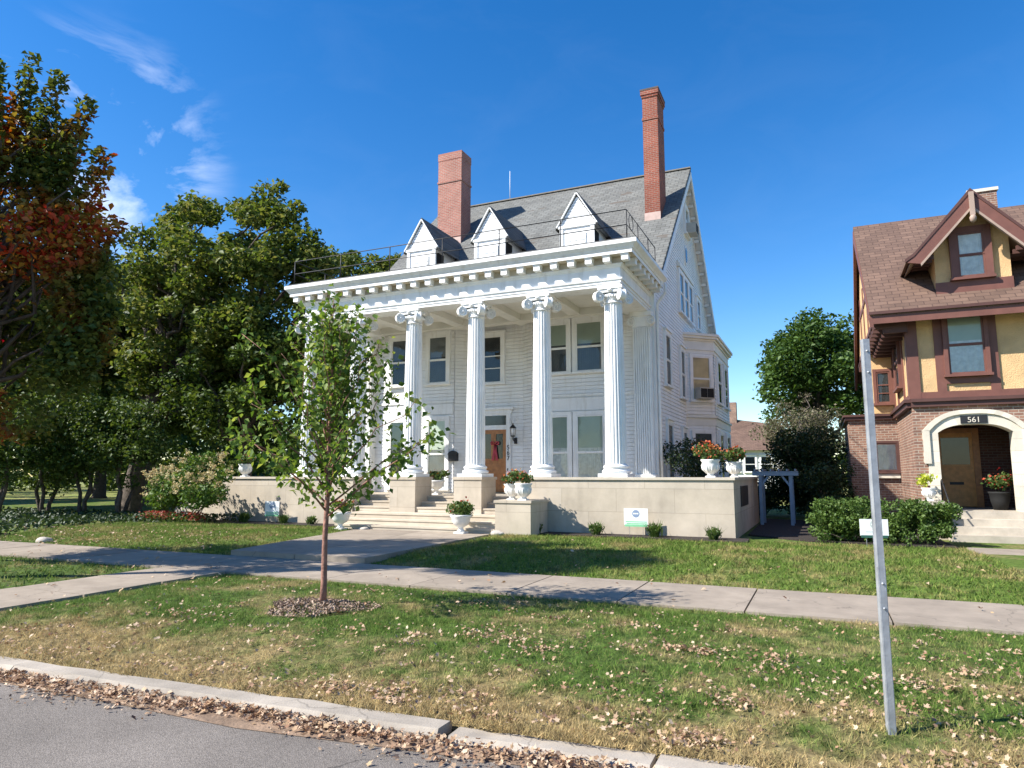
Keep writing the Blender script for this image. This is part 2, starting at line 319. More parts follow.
# ------------------------------------------------------------------ mesh builder
class MB:
    def __init__(s): s.v = []; s.f = []; s.mi = []; s.m = 0; s.smooth = []
    def add(s, vs, fs, smooth=False):
        o = len(s.v); s.v += [tuple(p) for p in vs]
        for f in fs: s.f.append(tuple(i+o for i in f)); s.mi.append(s.m); s.smooth.append(smooth)
        return s
    def box(s, x0, x1, y0, y1, z0, z1):
        return s.add([(x0,y0,z0),(x1,y0,z0),(x1,y1,z0),(x0,y1,z0),(x0,y0,z1),(x1,y0,z1),(x1,y1,z1),(x0,y1,z1)],
                     [(0,3,2,1),(4,5,6,7),(0,1,5,4),(1,2,6,5),(2,3,7,6),(3,0,4,7)])
    def quad(s, a, b, c, d): return s.add([a,b,c,d], [(0,1,2,3)])
    def prism(s, pts, d):
        """polygon pts (3D) pushed along vector d"""
        n = len(pts); d = Vector(d); a = [Vector(p) for p in pts]; b = [p+d for p in a]
        return s.add(a+b, [tuple(range(n))[::-1], tuple(range(n, 2*n))] + [(i, (i+1) % n, n+(i+1) % n, n+i) for i in range(n)])
    def beam(s, a, b, w, h, up=(0,0,1)):
        a = Vector(a); b = Vector(b); t = (b-a).normalized(); u = Vector(up)
        r = t.cross(u); r = r.normalized() if r.length > 1e-5 else Vector((1,0,0)); u = r.cross(t).normalized()
        q = [a - r*w/2 - u*h/2, a + r*w/2 - u*h/2, a + r*w/2 + u*h/2, a - r*w/2 + u*h/2]
        return s.prism(q, b-a)
    def tube(s, pts, rs, n=8, cap=True):
        pts = [Vector(p) for p in pts]
        if not hasattr(rs, '__len__'): rs = [rs]*len(pts)
        vs = []; fs = []
        pr = None
        for i, p in enumerate(pts):
            t = (pts[min(i+1, len(pts)-1)] - pts[max(i-1, 0)])
            t = t.normalized() if t.length > 1e-9 else Vector((0,0,1))
            if pr is None: pr = t.orthogonal().normalized()
            r = pr - t*pr.dot(t); r = r.normalized() if r.length > 1e-6 else t.orthogonal().normalized()
            pr = r; u = t.cross(r)
            for k in range(n):
                a = 2*math.pi*k/n; vs.append(p + (r*math.cos(a) + u*math.sin(a))*rs[i])
        for i in range(len(pts)-1):
            for k in range(n): fs.append((i*n+k, i*n+(k+1) % n, (i+1)*n+(k+1) % n, (i+1)*n+k))
        if cap: fs.append(tuple(range(n))[::-1]); fs.append(tuple((len(pts)-1)*n+k for k in range(n)))
        return s.add(vs, fs, True)
    def lathe(s, prof, c=(0,0,0), n=24):
        vs = []; fs = []
        for r, z in prof:
            for k in range(n):
                a = 2*math.pi*k/n; vs.append((c[0]+r*math.cos(a), c[1]+r*math.sin(a), c[2]+z))
        for i in range(len(prof)-1):
            for k in range(n): fs.append((i*n+k, i*n+(k+1) % n, (i+1)*n+(k+1) % n, (i+1)*n+k))
        fs.append(tuple(range(n))[::-1]); fs.append(tuple((len(prof)-1)*n+k for k in range(n)))
        return s.add(vs, fs, True)
    def sweep(s, path, prof, closed_prof=True):
        """path: [(x,y,nx,ny)] with mitred outward offsets, prof: [(d,z)]"""
        vs = []; n = len(prof)
        for (x, y, nx, ny) in path:
            for d, z in prof: vs.append((x+nx*d, y+ny*d, z))
        fs = []
        for i in range(len(path)-1):
            for k in range(n): fs.append((i*n+k, i*n+(k+1) % n, (i+1)*n+(k+1) % n, (i+1)*n+k))
        fs.append(tuple(range(n))[::-1]); fs.append(tuple((len(path)-1)*n+k for k in range(n)))
        return s.add(vs, fs)
    def build(s, name, mats, parent=None, loc=(0,0,0), fix=True):
        me = bpy.data.meshes.new(name); me.from_pydata(s.v, [], s.f)
        if not isinstance(mats, (list, tuple)): mats = [mats]
        for m in mats: me.materials.append(m)
        me.polygons.foreach_set('material_index', s.mi); me.polygons.foreach_set('use_smooth', s.smooth)
        if fix:
            bm = bmesh.new(); bm.from_mesh(me); bmesh.ops.recalc_face_normals(bm, faces=bm.faces); bm.to_mesh(me); bm.free()
        me.update()
        o = bpy.data.objects.new(name, me); col.objects.link(o); o.location = loc
        if parent: o.parent = parent
        return o

def tag(o, label=None, cat=None, group=None, kind=None):
    if label: o['label'] = label
    if cat: o['category'] = cat
    if group: o['group'] = group
    if kind: o['kind'] = kind
    return o
def thing(name, label, cat, loc=(0,0,0), rz=0, group=None):
    o = bpy.data.objects.new(name, None); col.objects.link(o); o.location = loc; o.rotation_euler = (0,0,rz)
    o.empty_display_size = .2
    return tag(o, label, cat, group)
def copy_tree(o, parent=None):
    c = o.copy(); col.objects.link(c)
    if parent: c.parent = parent
    for ch in list(o.children): copy_tree(ch, c)
    return c
def np_mesh(name, V, Fc, mat, parent=None, smooth=False):
    """V (n,3), Fc (m,k) equal-sided faces"""
    V = np.ascontiguousarray(V, dtype=np.float32); Fc = np.ascontiguousarray(Fc, dtype=np.int32)
    me = bpy.data.meshes.new(name); m, k = Fc.shape
    me.vertices.add(len(V)); me.vertices.foreach_set('co', V.ravel())
    me.loops.add(m*k); me.loops.foreach_set('vertex_index', Fc.ravel())
    me.polygons.add(m); me.polygons.foreach_set('loop_start', np.arange(0, m*k, k, dtype=np.int32))
    me.polygons.foreach_set('loop_total', np.full(m, k, dtype=np.int32))
    if smooth: me.polygons.foreach_set('use_smooth', np.ones(m, dtype=bool))
    me.update(calc_edges=True); me.validate()
    me.materials.append(mat)
    o = bpy.data.objects.new(name, me); col.objects.link(o)
    if parent: o.parent = parent
    return o

def leaf_mesh(name, P, size, mat, parent=None, rng=None, up=.35, aspect=.62, D=None, var=.35):
    """one small folded leaf at each point of P"""
    n = len(P)
    nrm = rng.normal(size=(n,3)); nrm[:,2] = np.abs(nrm[:,2])*.8 + up
    nrm /= np.linalg.norm(nrm, axis=1)[:,None]
    t = rng.normal(size=(n,3))
    if D is not None: t = t*.5 + D
    t -= nrm*np.sum(t*nrm, axis=1)[:,None]; t /= np.linalg.norm(t, axis=1)[:,None] + 1e-9
    b = np.cross(nrm, t)
    L_ = (size*(1-var+2*var*rng.random(n)))[:,None]; W = L_*aspect*.5
    fold = L_*.10
    v0 = P - t*L_*.5
    v1 = P - t*L_*.08 + b*W + nrm*fold
    v2 = P + t*L_*.5 - nrm*L_*.10
    v3 = P - t*L_*.08 - b*W + nrm*fold
    V = np.stack([v0,v1,v2,v3], axis=1).reshape(-1,3)
    i = np.arange(n)*4
    Fc = np.concatenate([np.stack([i,i+2,i+1],1), np.stack([i,i+3,i+2],1)])
    return np_mesh(name, V, Fc, mat, parent)

def blobs_in(rng, c, rad, n, rmin, rmax, hollow=.45):
    """clump centres through an ellipsoid, more of them toward its skin"""
    out = []
    while len(out) < n:
        d = rng.normal(size=3); d /= np.linalg.norm(d)
        f = hollow + (1-hollow)*rng.random()**.6
        p = np.array(c) + d*np.array(rad)*f*.86
        out.append((p, rmin + (rmax-rmin)*rng.random()))
    return out
def fill_blobs(rng, blobs, n, flat=.75, core=.35):
    rr = np.array([b[1] for b in blobs]); cc = np.array([b[0] for b in blobs])
    k = rng.choice(len(blobs), size=n, p=rr**2/np.sum(rr**2)); core = max(core, .45)
    d = rng.normal(size=(n,3)); d /= np.linalg.norm(d, axis=1)[:,None]
    f = (core + (1-core)*rng.random(n)**.5)*(.8+.45*rng.random(n)**2)
    P = cc[k] + d*(rr[k]*f)[:,None]*np.array([1,1,flat])
    return P
def limb_path(rng, a, b, k=5, wig=.08, sag=0.):
    a = np.array(a, float); b = np.array(b, float); L_ = np.linalg.norm(b-a)
    out = []
    for i in range(k+1):
        t = i/k; p = a + (b-a)*t
        if 0 < i < k: p = p + rng.normal(size=3)*L_*wig
        p[2] += sag*L_*math.sin(math.pi*t)
        out.append(tuple(p))
    return out
def make_tree(name, label, cat, base, height, crown_c, crown_r, trunk_r, nleaf, leaf, mat, seed, nblob=40, brad=(.8,1.6), bark=None, group=None,
              fork=.35, nlimb=12, hollow=.45, flat=.75, extra=None, up=.6, lean=(0,0), twig=False):
    """crown_c relative to base"""
    rng = np.random.default_rng(seed)
    t = thing(name, label, cat, base, 0, group)
    bl = blobs_in(rng, crown_c, crown_r, nblob, brad[0], brad[1], hollow)
    if extra: bl += [(np.array(p), r) for p, r in extra]
    tr = MB(); zf = fork*height
    ftop = (lean[0], lean[1], zf)
    tr.tube([(0,0,-.1),(0,0,.12),(lean[0]*.3+.02,lean[1]*.3,zf*.35),(lean[0]*.7-.03,lean[1]*.7+.03,zf*.7),ftop],
            [trunk_r*1.55,trunk_r*1.15,trunk_r*.95,trunk_r*.85,trunk_r*.75], 10)
    top = (crown_c[0]*.8, crown_c[1]*.8, crown_c[2]+crown_r[2]*.45)
    tr.tube(limb_path(rng, ftop, top, 6, .04), list(np.linspace(trunk_r*.72, trunk_r*.12, 7)), 8)
    order = rng.permutation(len(bl))[:nlimb]
    for j in order:
        c = bl[j][0]; s0 = np.array(ftop)*(.75+.25*rng.random()) if c[2] < zf*1.6 else np.array(ftop) + (np.array(top)-np.array(ftop))*rng.random()*.45
        pth = limb_path(rng, s0, c, 6, .05, .05)
        tr.tube(pth, list(np.linspace(trunk_r*.42, trunk_r*.06, 7)), 6)
        if twig:
            for q in range(5):
                d = rng.normal(size=3); d[2] = abs(d[2]); e = np.array(pth[rng.integers(3,7)]); 
                tr.tube(limb_path(rng, e, e + d/np.linalg.norm(d)*bl[j][1]*1.2, 3, .1), [trunk_r*.09,trunk_r*.07,trunk_r*.05,trunk_r*.02], 4)
    tr.build('trunk', bark or M['bark'], t)
    if nleaf:
        P = fill_blobs(rng, bl, nleaf, flat)
        P = P[P[:,2] > .3]
        leaf_mesh('crown', P, leaf, mat, t, rng, up)
    return t
# ------------------------------------------------------------------ ground
def in_poly(x, y, pts):
    c = np.zeros(len(x), bool); n = len(pts); j = n-1
    for i in range(n):
        xi, yi = pts[i]; xj, yj = pts[j]
        with np.errstate(divide='ignore', invalid='ignore'):
            c ^= ((yi > y) != (yj > y)) & (x < (xj-xi)*(y-yi)/(yj-yi)+xi)
        j = i
    return c
def sstep(a, b, x):
    t = np.clip((x-a)/(b-a), 0, 1); return t*t*(3-2*t)
def hgt(x, y):
    """ground height: low crown on the verge, gentle swell on the upper lawn"""
    x = np.asarray(x, float); y = np.asarray(y, float)
    strip = .055*sstep(4.2, 5.6, y)*(1-sstep(7.4, 8.7, y))*sstep(.0,.7,np.maximum(x+8.95,-10.4-x))
    lawn = .10*sstep(10.5, 12.4, y)*(1-sstep(15.2, 17.6, y))
    lawn = np.where((x > -12.3) & (x < -8.0), lawn*.0, lawn*sstep(0, .8, np.maximum(x+8.0, -12.3-x)))
    tiny = .010*sstep(.0,.5,np.maximum(x+8.95,-10.4-x))*np.sin(x*1.7+y*.9)*np.sin(y*2.1-x*.6)*((y > 4.6) & ((y < 8.5) | (y > 10.7)))*(y < 17.4)
    rise = .0*y
    return strip + lawn + tiny
KERB_Y0, KERB_Y1 = 4.06, 4.27
def KO(x): return .05*(np.clip(x, -16, 6)+1)      # the kerb runs a few degrees off the houses' line
def warp(x, y): return y + KO(x)*np.clip(1-(y-KERB_Y1)/(8.6-KERB_Y1), 0, 1)
def grid(name, x0, x1, y0, y1, nx, ny, mat, z=None, keep=None):
    xs = np.linspace(x0, x1, nx); ys = np.linspace(y0, y1, ny)
    X, Y = np.meshgrid(xs, ys); Y = warp(X, Y) if name == 'verge_soil' else Y; Z = hgt(X, Y) if z is None else np.full_like(X, z)
    if name == 'verge_soil': Z[0] -= .05
    V = np.stack([X, Y, Z], -1).reshape(-1,3)
    i = np.arange(nx*ny).reshape(ny, nx)
    Fc = np.stack([i[:-1,:-1], i[:-1,1:], i[1:,1:], i[1:,:-1]], -1).reshape(-1,4)
    return np_mesh(name, V, Fc, mat, None, True)
tag(grid('ground', -600, 600, 4.7, 900, 3, 3, M['lawn_far'], -.06), kind='structure')
tag(grid('verge_soil', -40, 25, KERB_Y1-.01, 8.75, 130, 40, M['lawn']), kind='structure')
b = MB()
for xa, xb in ((-40,-16),(-16,6),(6,25)):
    b.prism([(xa,KERB_Y1+KO(xa)-.14,-.4),(xa,KERB_Y1+KO(xa)+.05,-.4),(xa,KERB_Y1+KO(xa)+.05,-.06),(xa,KERB_Y1+KO(xa)-.14,-.06)], (xb-xa, KO(xb)-KO(xa), 0))
tag(b.build('verge_soil', M['lawn']), kind='structure')
tag(grid('lawn_soil', -40, 25, 8.76, 34, 130, 90, M['lawn2']), kind='structure')
b = MB(); b.box(-600, 600, -400, 4.69, -.6, -.065)
tag(b.build('road', M['asphalt']), kind='structure')
# dirt washed along the gutter
b = MB(); gx = np.linspace(-40, 25, 60); gr_ = np.random.default_rng(9)
gp = [(x, KERB_Y0+KO(x)-.17-.05*math.sin(x*1.3)-.06*gr_.random(), KERB_Y0+KO(x)+.02) for x in gx]
for p_, q_, xa, xb in zip(gp, gp[1:], gx, gx[1:]): b.quad((xa,p_[1],-.061),(xb,q_[1],-.061),(xb,q_[2],-.055),(xa,p_[2],-.055))
tag(b.build('gutter_dirt', pmat('gutter_dirt', (.22,.15,.10), .95, .4, 6, .6, 30)), kind='structure')
# kerb: cast lengths, the ones on the right settled lower and further out
rng = np.random.default_rng(5)
b = MB()
def kerb_len(x0, x1, y0, y1, z, z2=None):
    c = .03; z2 = z if z2 is None else z2
    n = 12; xs = np.linspace(x0, x1, n); prof = []
    vs = []; fs = []
    for j, x in enumerate(xs):
        zz = z + (z2-z)*j/(n-1); jj = rng.normal(size=5)*.006
        for q, (yy, hh) in enumerate([(y0, -.3), (y0, zz-c), (y0+c, zz), (y1-c*.5, zz), (y1, zz-c*.5), (y1, -.3)]):
            vs.append((x, KO(x) + yy + (jj[q % 5] if 0 < q < 5 else 0), hh + (jj[(q+2) % 5]*.7 if 0 < q < 5 else 0)))
    for j in range(n-1):
        for q in range(5): fs.append((j*6+q, j*6+q+1, (j+1)*6+q+1, (j+1)*6+q))
    fs.append((0,1,2,3,4,5)); o = (n-1)*6; fs.append((o+5,o+4,o+3,o+2,o+1,o))
    b.add(vs, fs)
xs = [-60, -40, -28, -20, -14.5, -10.4]
for i in range(len(xs)-1): kerb_len(xs[i]+.006, xs[i+1]-.006, KERB_Y0, KERB_Y1, .01)
kerb_len(-10.39, -6.3, KERB_Y0-.0, KERB_Y1, .012, .012)
kerb_len(-6.29, -2.31, KERB_Y0, KERB_Y1-.01, .012, .004)
kerb_len(-2.24, -.98, KERB_Y0+.01, KERB_Y1-.01, -.022, -.018)
kerb_len(-.95, 3.2, KERB_Y0, KERB_Y1-.01, -.012, .0)
kerb_len(3.22, 9, KERB_Y0, KERB_Y1, .0, .0); kerb_len(9.02, 40, KERB_Y0, KERB_Y1, .0, .0)
tag(b.build('kerb', M['kerb'], fix=True), kind='structure')

# pavement slabs
def slabs(name, rects, z, mat, tilt=.004):
    b = MB(); r = random.Random(3)
    for (x0, x1, y0, y1) in rects:
        g = .010; dz = [r.uniform(-tilt, tilt) for _ in range(4)]
        v = [(x0+g,y0+g,z+dz[0]),(x1-g,y0+g,z+dz[1]),(x1-g,y1-g,z+dz[2]),(x0+g,y1-g,z+dz[3])]
        b.add([(p[0],p[1],-.25) for p in v]+v, [(4,5,6,7),(0,1,5,4),(1,2,6,5),(2,3,7,6),(3,0,4,7)])
    return tag(b.build(name, mat), kind='structure')
SW0, SW1 = 8.66, 10.44
slabs('sidewalk', [(x, x+1.52, SW0, SW1) for x in np.arange(-45, 28, 1.52)], .035, M['concrete'])
slabs('kerb_walk', [(-10.4, -8.95, y, y+1.185) for y in np.arange(3.86, SW0-.2, 1.19)], .045, M['concrete'])
fw = []
for k, y in enumerate(np.arange(SW1, 16.85, 1.6)):
    t0 = (y-SW1)/(16.9-SW1); t1 = min(1, t0+1.6/(16.9-SW1)); y1 = min(16.92, y+1.6)
    fw.append((t0, t1, y, y1))
b = MB()
for (t0, t1, y0, y1) in fw:
    L0, L1 = -10.75-1.75*t0, -10.75-1.75*t1; R0, R1 = -7.55-.6*t0, -7.55-.6*t1
    for a in (0, .5):
        q = [(L0+(R0-L0)*a+.006, y0+.006), (L0+(R0-L0)*(a+.5)-.006, y0+.006), (L1+(R1-L1)*(a+.5)-.006, y1-.006), (L1+(R1-L1)*a+.006, y1-.006)]
        b.add([(p[0],p[1],-.2) for p in q]+[(p[0],p[1],.13-.085*(p[1]-SW1)/(16.92-SW1)) for p in q], [(4,5,6,7),(0,1,5,4),(1,2,6,5),(2,3,7,6),(3,0,4,7)])
tag(b.build('front_walk', M['concrete']), kind='structure')
slabs('neighbour_walk', [(2.75, 4.6, y, y+1.5) for y in np.arange(SW1, 17.9, 1.52)], .04, M['concrete'])
# planting beds
def bed(name, pts, z=.03):
    b = MB(); n = len(pts)
    b.add([(x,y,z-.2) for x,y in pts]+[(x,y,z) for x,y in pts], [tuple(range(n,2*n))]+[(i,(i+1)%n,n+(i+1)%n,n+i) for i in range(n)])
    return tag(b.build(name, M['mulch']), kind='structure')
bed('mulch_bed', [(-8.2,17.55),(-6.6,17.45),(-4.3,17.5),(-2.4,17.2),(-1.7,17.35),(-1.75,18.23),(-8.2,18.23)], .045)
BED = [(-42,10.6),(-19.4,10.7),(-19.5,11.6),(-20.2,13.4),(-19.9,15.2),(-18.3,16.6),(-15.4,17.4),(-13.3,17.5),(-13.2,18.2),(-22,18.2),(-24,19),(-42,18.5)]
bed('mulch_bed', BED, .05)
bed('mulch_bed', [(-1.9,19.6),(-.4,18.4),(2.6,18.0),(2.3,25),(-2.0,27)], .04)

# ------------------------------------------------------------------ main house helpers
def board_rows(b, z0, z1, span, outn, pitch=.13, lip=.046, top=.034, gap=.012):
    """lapped boards. span(z)->(pA,pB) points in plan; outn outward (x,y)"""
    z = z0
    while z < z1-1e-4:
        zt = min(z+pitch, z1)
        (a0, c0), (a1, c1) = span(z), span(zt)
        g = min(gap, (zt-z)*.4)
        def q(p, o, zz): return (p[0]+outn[0]*o, p[1]+outn[1]*o, zz)
        b.quad(q(a0,lip,z+g), q(c0,lip,z+g), q(c1,top,zt), q(a1,top,zt))
        b.quad(q(a0,.003,z+g), q(c0,.003,z+g), q(c0,lip,z+g), q(a0,lip,z+g))
        b.quad(q(a0,.003,z), q(c0,.003,z), q(c0,.003,z+g), q(a0,.003,z+g))
        b.quad(q(a1,top,zt), q(c1,top,zt), q(c1,.003,zt), q(a1,.003,zt))
        z = zt
def frame_axes(n):
    n = Vector((n[0], n[1], 0)).normalized(); r = Vector((0,0,1)).cross(n).normalized()   # r: to the right when facing the wall
    return r, n
def make_window(parent, c, n, w, h, trim, style='sash', curtain='room', cas=.13, proud=.05, name='window', upper=None, head=True, sill=True):
    """c = bottom centre on the wall, n = outward (x,y). window > sash, pane, curtain"""
    r, nn = frame_axes(n); U = Vector((0,0,1))
    def P(u, v, d): return Vector(c) + r*u + U*v + nn*(d+.045)
    def slab(b, u0, u1, v0, v1, d0, d1):
        b.add([P(u0,v0,d0),P(u1,v0,d0),P(u1,v1,d0),P(u0,v1,d0),P(u0,v0,d1),P(u1,v0,d1),P(u1,v1,d1),P(u0,v1,d1)],
              [(0,3,2,1),(4,5,6,7),(0,1,5,4),(1,2,6,5),(2,3,7,6),(3,0,4,7)])
    f = MB(); hw = w/2
    proud += .03
    slab(f, -hw-cas, -hw, 0, h+cas, -.075, proud); slab(f, hw, hw+cas, 0, h+cas, -.075, proud)
    slab(f, -hw+.001, hw-.001, h, h+cas-.002, -.075, proud-.003)
    if head: slab(f, -hw-cas-.04, hw+cas+.04, h+cas, h+cas+.06, -.075, proud+.05)
    if sill: slab(f, -hw-cas-.03, hw+cas+.03, -.07, 0, -.075, proud+.05)
    fo = f.build(name, trim, parent)
    s = MB(); t = .045
    def sash(v0, v1, d):
        slab(s, -hw+.002, -hw+t, v0, v1, d-.03, d); slab(s, hw-t, hw-.002, v0, v1, d-.03, d)
        slab(s, -hw+t, hw-t, v0, v0+t, d-.03, d-.001); slab(s, -hw+t, hw-t, v1-t, v1, d-.03, d-.001)
    if style == 'sash':
        sash(.005, h*.5, .058); sash(h*.5-.02, h-.005, .070)
    elif style == 'triple':
        sash(.005, h-.005, .06); slab(s, -hw+t, hw-t, h*.3, h*.3+.03, .04, .058); slab(s, -hw+t, hw-t, h*.56, h*.56+.035, .04, .058)
    else:
        sash(.005, h-.005, .06)
    s.build('sash', trim if style != 'dark' else M['trim'], fo)
    g = MB(); g.add([P(-hw+.01,.01,.042),P(hw-.01,.01,.042),P(hw-.01,h-.01,.042),P(-hw+.01,h-.01,.042)], [(0,1,2,3)]); g.build('pane', M['glass'], fo)
    # curtain or blind hanging behind the pane (pleated strip)
    k = MB(); nfold = 26
    def drape(v0, v1, mat_i, amp):
        k.m = mat_i; vs = []; fs = []
        for i in range(nfold+1):
            u = -hw+.005 + (w-.01)*i/nfold; d = .030 + amp*((i % 2)*2-1)*.5
            vs += [P(u, v0, d), P(u, v1, d)]
        for i in range(nfold): fs.append((2*i, 2*i+2, 2*i+3, 2*i+1))
        k.add(vs, fs)
    mats = [M[curtain]]
    if upper:
        mats.append(M[upper]); drape(.01, h*.56, 0, .006); drape(h*.56, h-.01, 1, .0)
    else: drape(.01, h-.01, 0, .006 if curtain == 'curtain' else 0)
    k.build('curtain', mats, fo, fix=False)
    return fo

# ------------------------------------------------------------------ main house
house = thing('house', 'large white clapboard house with tall Ionic columned portico and grey shingle roof', 'house', (-10.8, 22.5, 0))
HO = Vector((-10.8, 22.5, 0))
class HB(MB):
    """builder in world coordinates for children of the house"""
    def build(s, name, mats, parent=None, fix=True):
        o = MB.build(s, name, mats, None, fix=fix)
        if parent is not None: setpar(o, parent)
        return o
def setpar(o, parent):
    o.parent = parent
    if parent is house: o.matrix_parent_inverse = Matrix.Translation(-HO)
    return o
def hwin(*a, **k):
    f = make_window(None, *a, **k); setpar(f, house); return f
XR, XL = -4.85, -16.3
YF, YB = 22.55, 35.0
ZW = 8.35
# plan of the front wall, right to left: projecting right part, slanted return, door wall, slanted return, left part
PLAN = [(XR,22.2),(-9.1,22.2),(-9.65,22.6),(-11.75,22.6),(-12.25,22.2),(XL,22.2)]
b = HB()
core = [(x, y+.0) for x, y in PLAN] + [(XL,YB),(XR,YB)]
b.prism([(x,y,.0) for x,y in core], (0,0,ZW-.05))
ridgeY, ridgeZ = 28.6, 14.35
for X0, X1 in ((XL, XR),): b.prism([(X0,22.25,ZW-.05),(X0,YB,ZW-.05),(X0,ridgeY,ridgeZ-.05)], (X1-X0,0,0))
b.m = 0
for i in range(len(PLAN)-1):
    (xa, ya), (xb, yb) = PLAN[i], PLAN[i+1]
    d = Vector((xb-xa, yb-ya, 0)).normalized(); n = (-d.y*-1, d.x*-1) if False else (d.y, -d.x)
    n = Vector((0,0,1)).cross(d); n = (n.x, n.y)
    if n[1] > 0: n = (-n[0], -n[1])
    board_rows(b, .95, 7.2, lambda z, A=(xa,ya), B=(xb,yb): (A, B), n)
def side_span(X):
    def f(z):
        if z <= ZW: return ((X,22.2),(X,YB))
        t = (z-ZW)/(ridgeZ-ZW); return ((X,22.2+(ridgeY-22.2)*t),(X,YB+(ridgeY-YB)*t))
    return f
board_rows(b, .3, ridgeZ-.1, side_span(XR), (1,0)); board_rows(b, .3, ridgeZ-.1, side_span(XL), (-1,0))
b.build('wall', M['siding'], house, fix=False)
# corner boards and a belt course over the ground floor
for bx in ((XR-.14, XR+.075, 22.12, 22.35, .95, 8.3),(-9.1, XR-.145, 22.12, 22.199, 4.25, 4.33),(XL+.2, -12.25, 22.12, 22.199, 4.25, 4.33),(XR-.3, XR+.08, 22.36, YB+.02, .25, .5)):
    b = HB(); b.box(*bx); b.build('trim_board', M['white'], house)

# roof: two shingled slabs with overhanging rakes
RX0, RX1 = XL-.35, XR+.38
def zroof(y): return 8.28 + (y-22.0)*(14.55-8.28)/(ridgeY-22.0)
b = HB()
k_ = (14.55-8.28)/(ridgeY-22.0)
y0, z0 = 21.75, zroof(21.75)
b.prism([(RX1,y0,z0),(RX1,ridgeY,14.55),(RX1,ridgeY,14.40),(RX1,y0,z0-.14)], (RX0-RX1,0,0))
yb_, zb_ = 35.35, 14.55-(35.35-ridgeY)*k_
b.prism([(RX1,ridgeY,14.55),(RX1,yb_,zb_),(RX1,yb_,zb_-.14),(RX1,ridgeY,14.40)], (RX0-RX1,0,0))
b.m = 1
b.beam((RX1+.01,ridgeY,14.56),(RX0-.01,ridgeY,14.56),.22,.05)
roof = b.build('roof', [M['roof'], pmat('ridge_cap', (.20,.185,.155), .9)], house)
# rake boards with blocks under the overhang
b = HB()
for s_ in (0, 1):
    ya, za, yb2, zb2 = (21.8, zroof(21.8)-.15, ridgeY, 14.40) if s_ == 0 else (35.3, 14.55-(35.3-ridgeY)*k_-.15, ridgeY, 14.40)
    b.prism([(RX1-.03,ya,za),(RX1-.03,yb2,zb2),(RX1-.03,yb2,zb2-.30),(RX1-.03,ya,za-.30)], (.05,0,0))
    b.prism([(XR+.002,ya,za-.02),(XR+.002,yb2,zb2-.02),(XR+.002,yb2,zb2-.07),(XR+.002,ya,za-.07)], (RX1-.031-XR,0,0))
    b.prism([(XR+.002,ya,za-.075),(XR+.002,yb2,zb2-.075),(XR+.002,yb2,zb2-.42),(XR+.002,ya,za-.42)], (.075,0,0))
    for i in range(16):
        t = (i+.5)/16; yy = ya+(yb2-ya)*t; zz = za+(zb2-za)*t-.16
        b.box(XR+.078, RX1-.08, yy-.08, yy+.08, zz-.05, zz+.075)
b.build('bargeboard', M['white'], house)

# chimneys
def chimney(x0, x1, y0, y1, z0, z1, mat, label, corbel):
    b = HB(); b.box(x0, x1, y0, y1, z0, z1-.32)
    if corbel:
        for i, (o, h0, h1) in enumerate([(.03,-.319,-.22),(.06,-.219,-.05)]): b.box(x0-o, x1+o, y0-o, y1+o, z1+h0, z1+h1)
        b.box(x0-.025, x1+.025, y0-.025, y1+.025, z1-1.25, z1-1.15)
    else:
        b.box(x0-.012, x1+.012, y0-.012, y1+.012, z1-.319, z1-.05)
        b.box(x0-.03, x1+.03, y0-.03, y1+.03, z1-1.38, z1-1.30)
    o = b.build('chimney', mat, house); o['label'] = label
    c = MB(); e = .06 if corbel else .0
    c.box(x0-e-.01, x1+e+.01, y0-e-.01, y1+e+.01, z1-.049, z1+.02); c.build('chimney_cap', pmat('chimney_cap_'+('dark' if corbel else 'red'), (.10,.08,.07) if corbel else (.33,.15,.11), .9), o)
    f = MB(); f.box(x0-.015, x1+.015, y0-.03, y0-.004, z0+.15, zroof(y0)+.28); f.build('flashing', M['flash'], o)
chimney(-5.66, -5.08, 25.05, 26.2, 10.4, 16.45, M['brick_red'], 'tall slim dark red brick chimney', True)
chimney(-15.02, -13.85, 25.5, 26.4, 10.8, 15.85, M['brick_pink'], 'broad faded pink brick chimney')if False else chimney(-15.02, -13.85, 25.5, 26.4, 10.8, 15.85, M['brick_pink'], 'broad faded pink brick chimney', False)

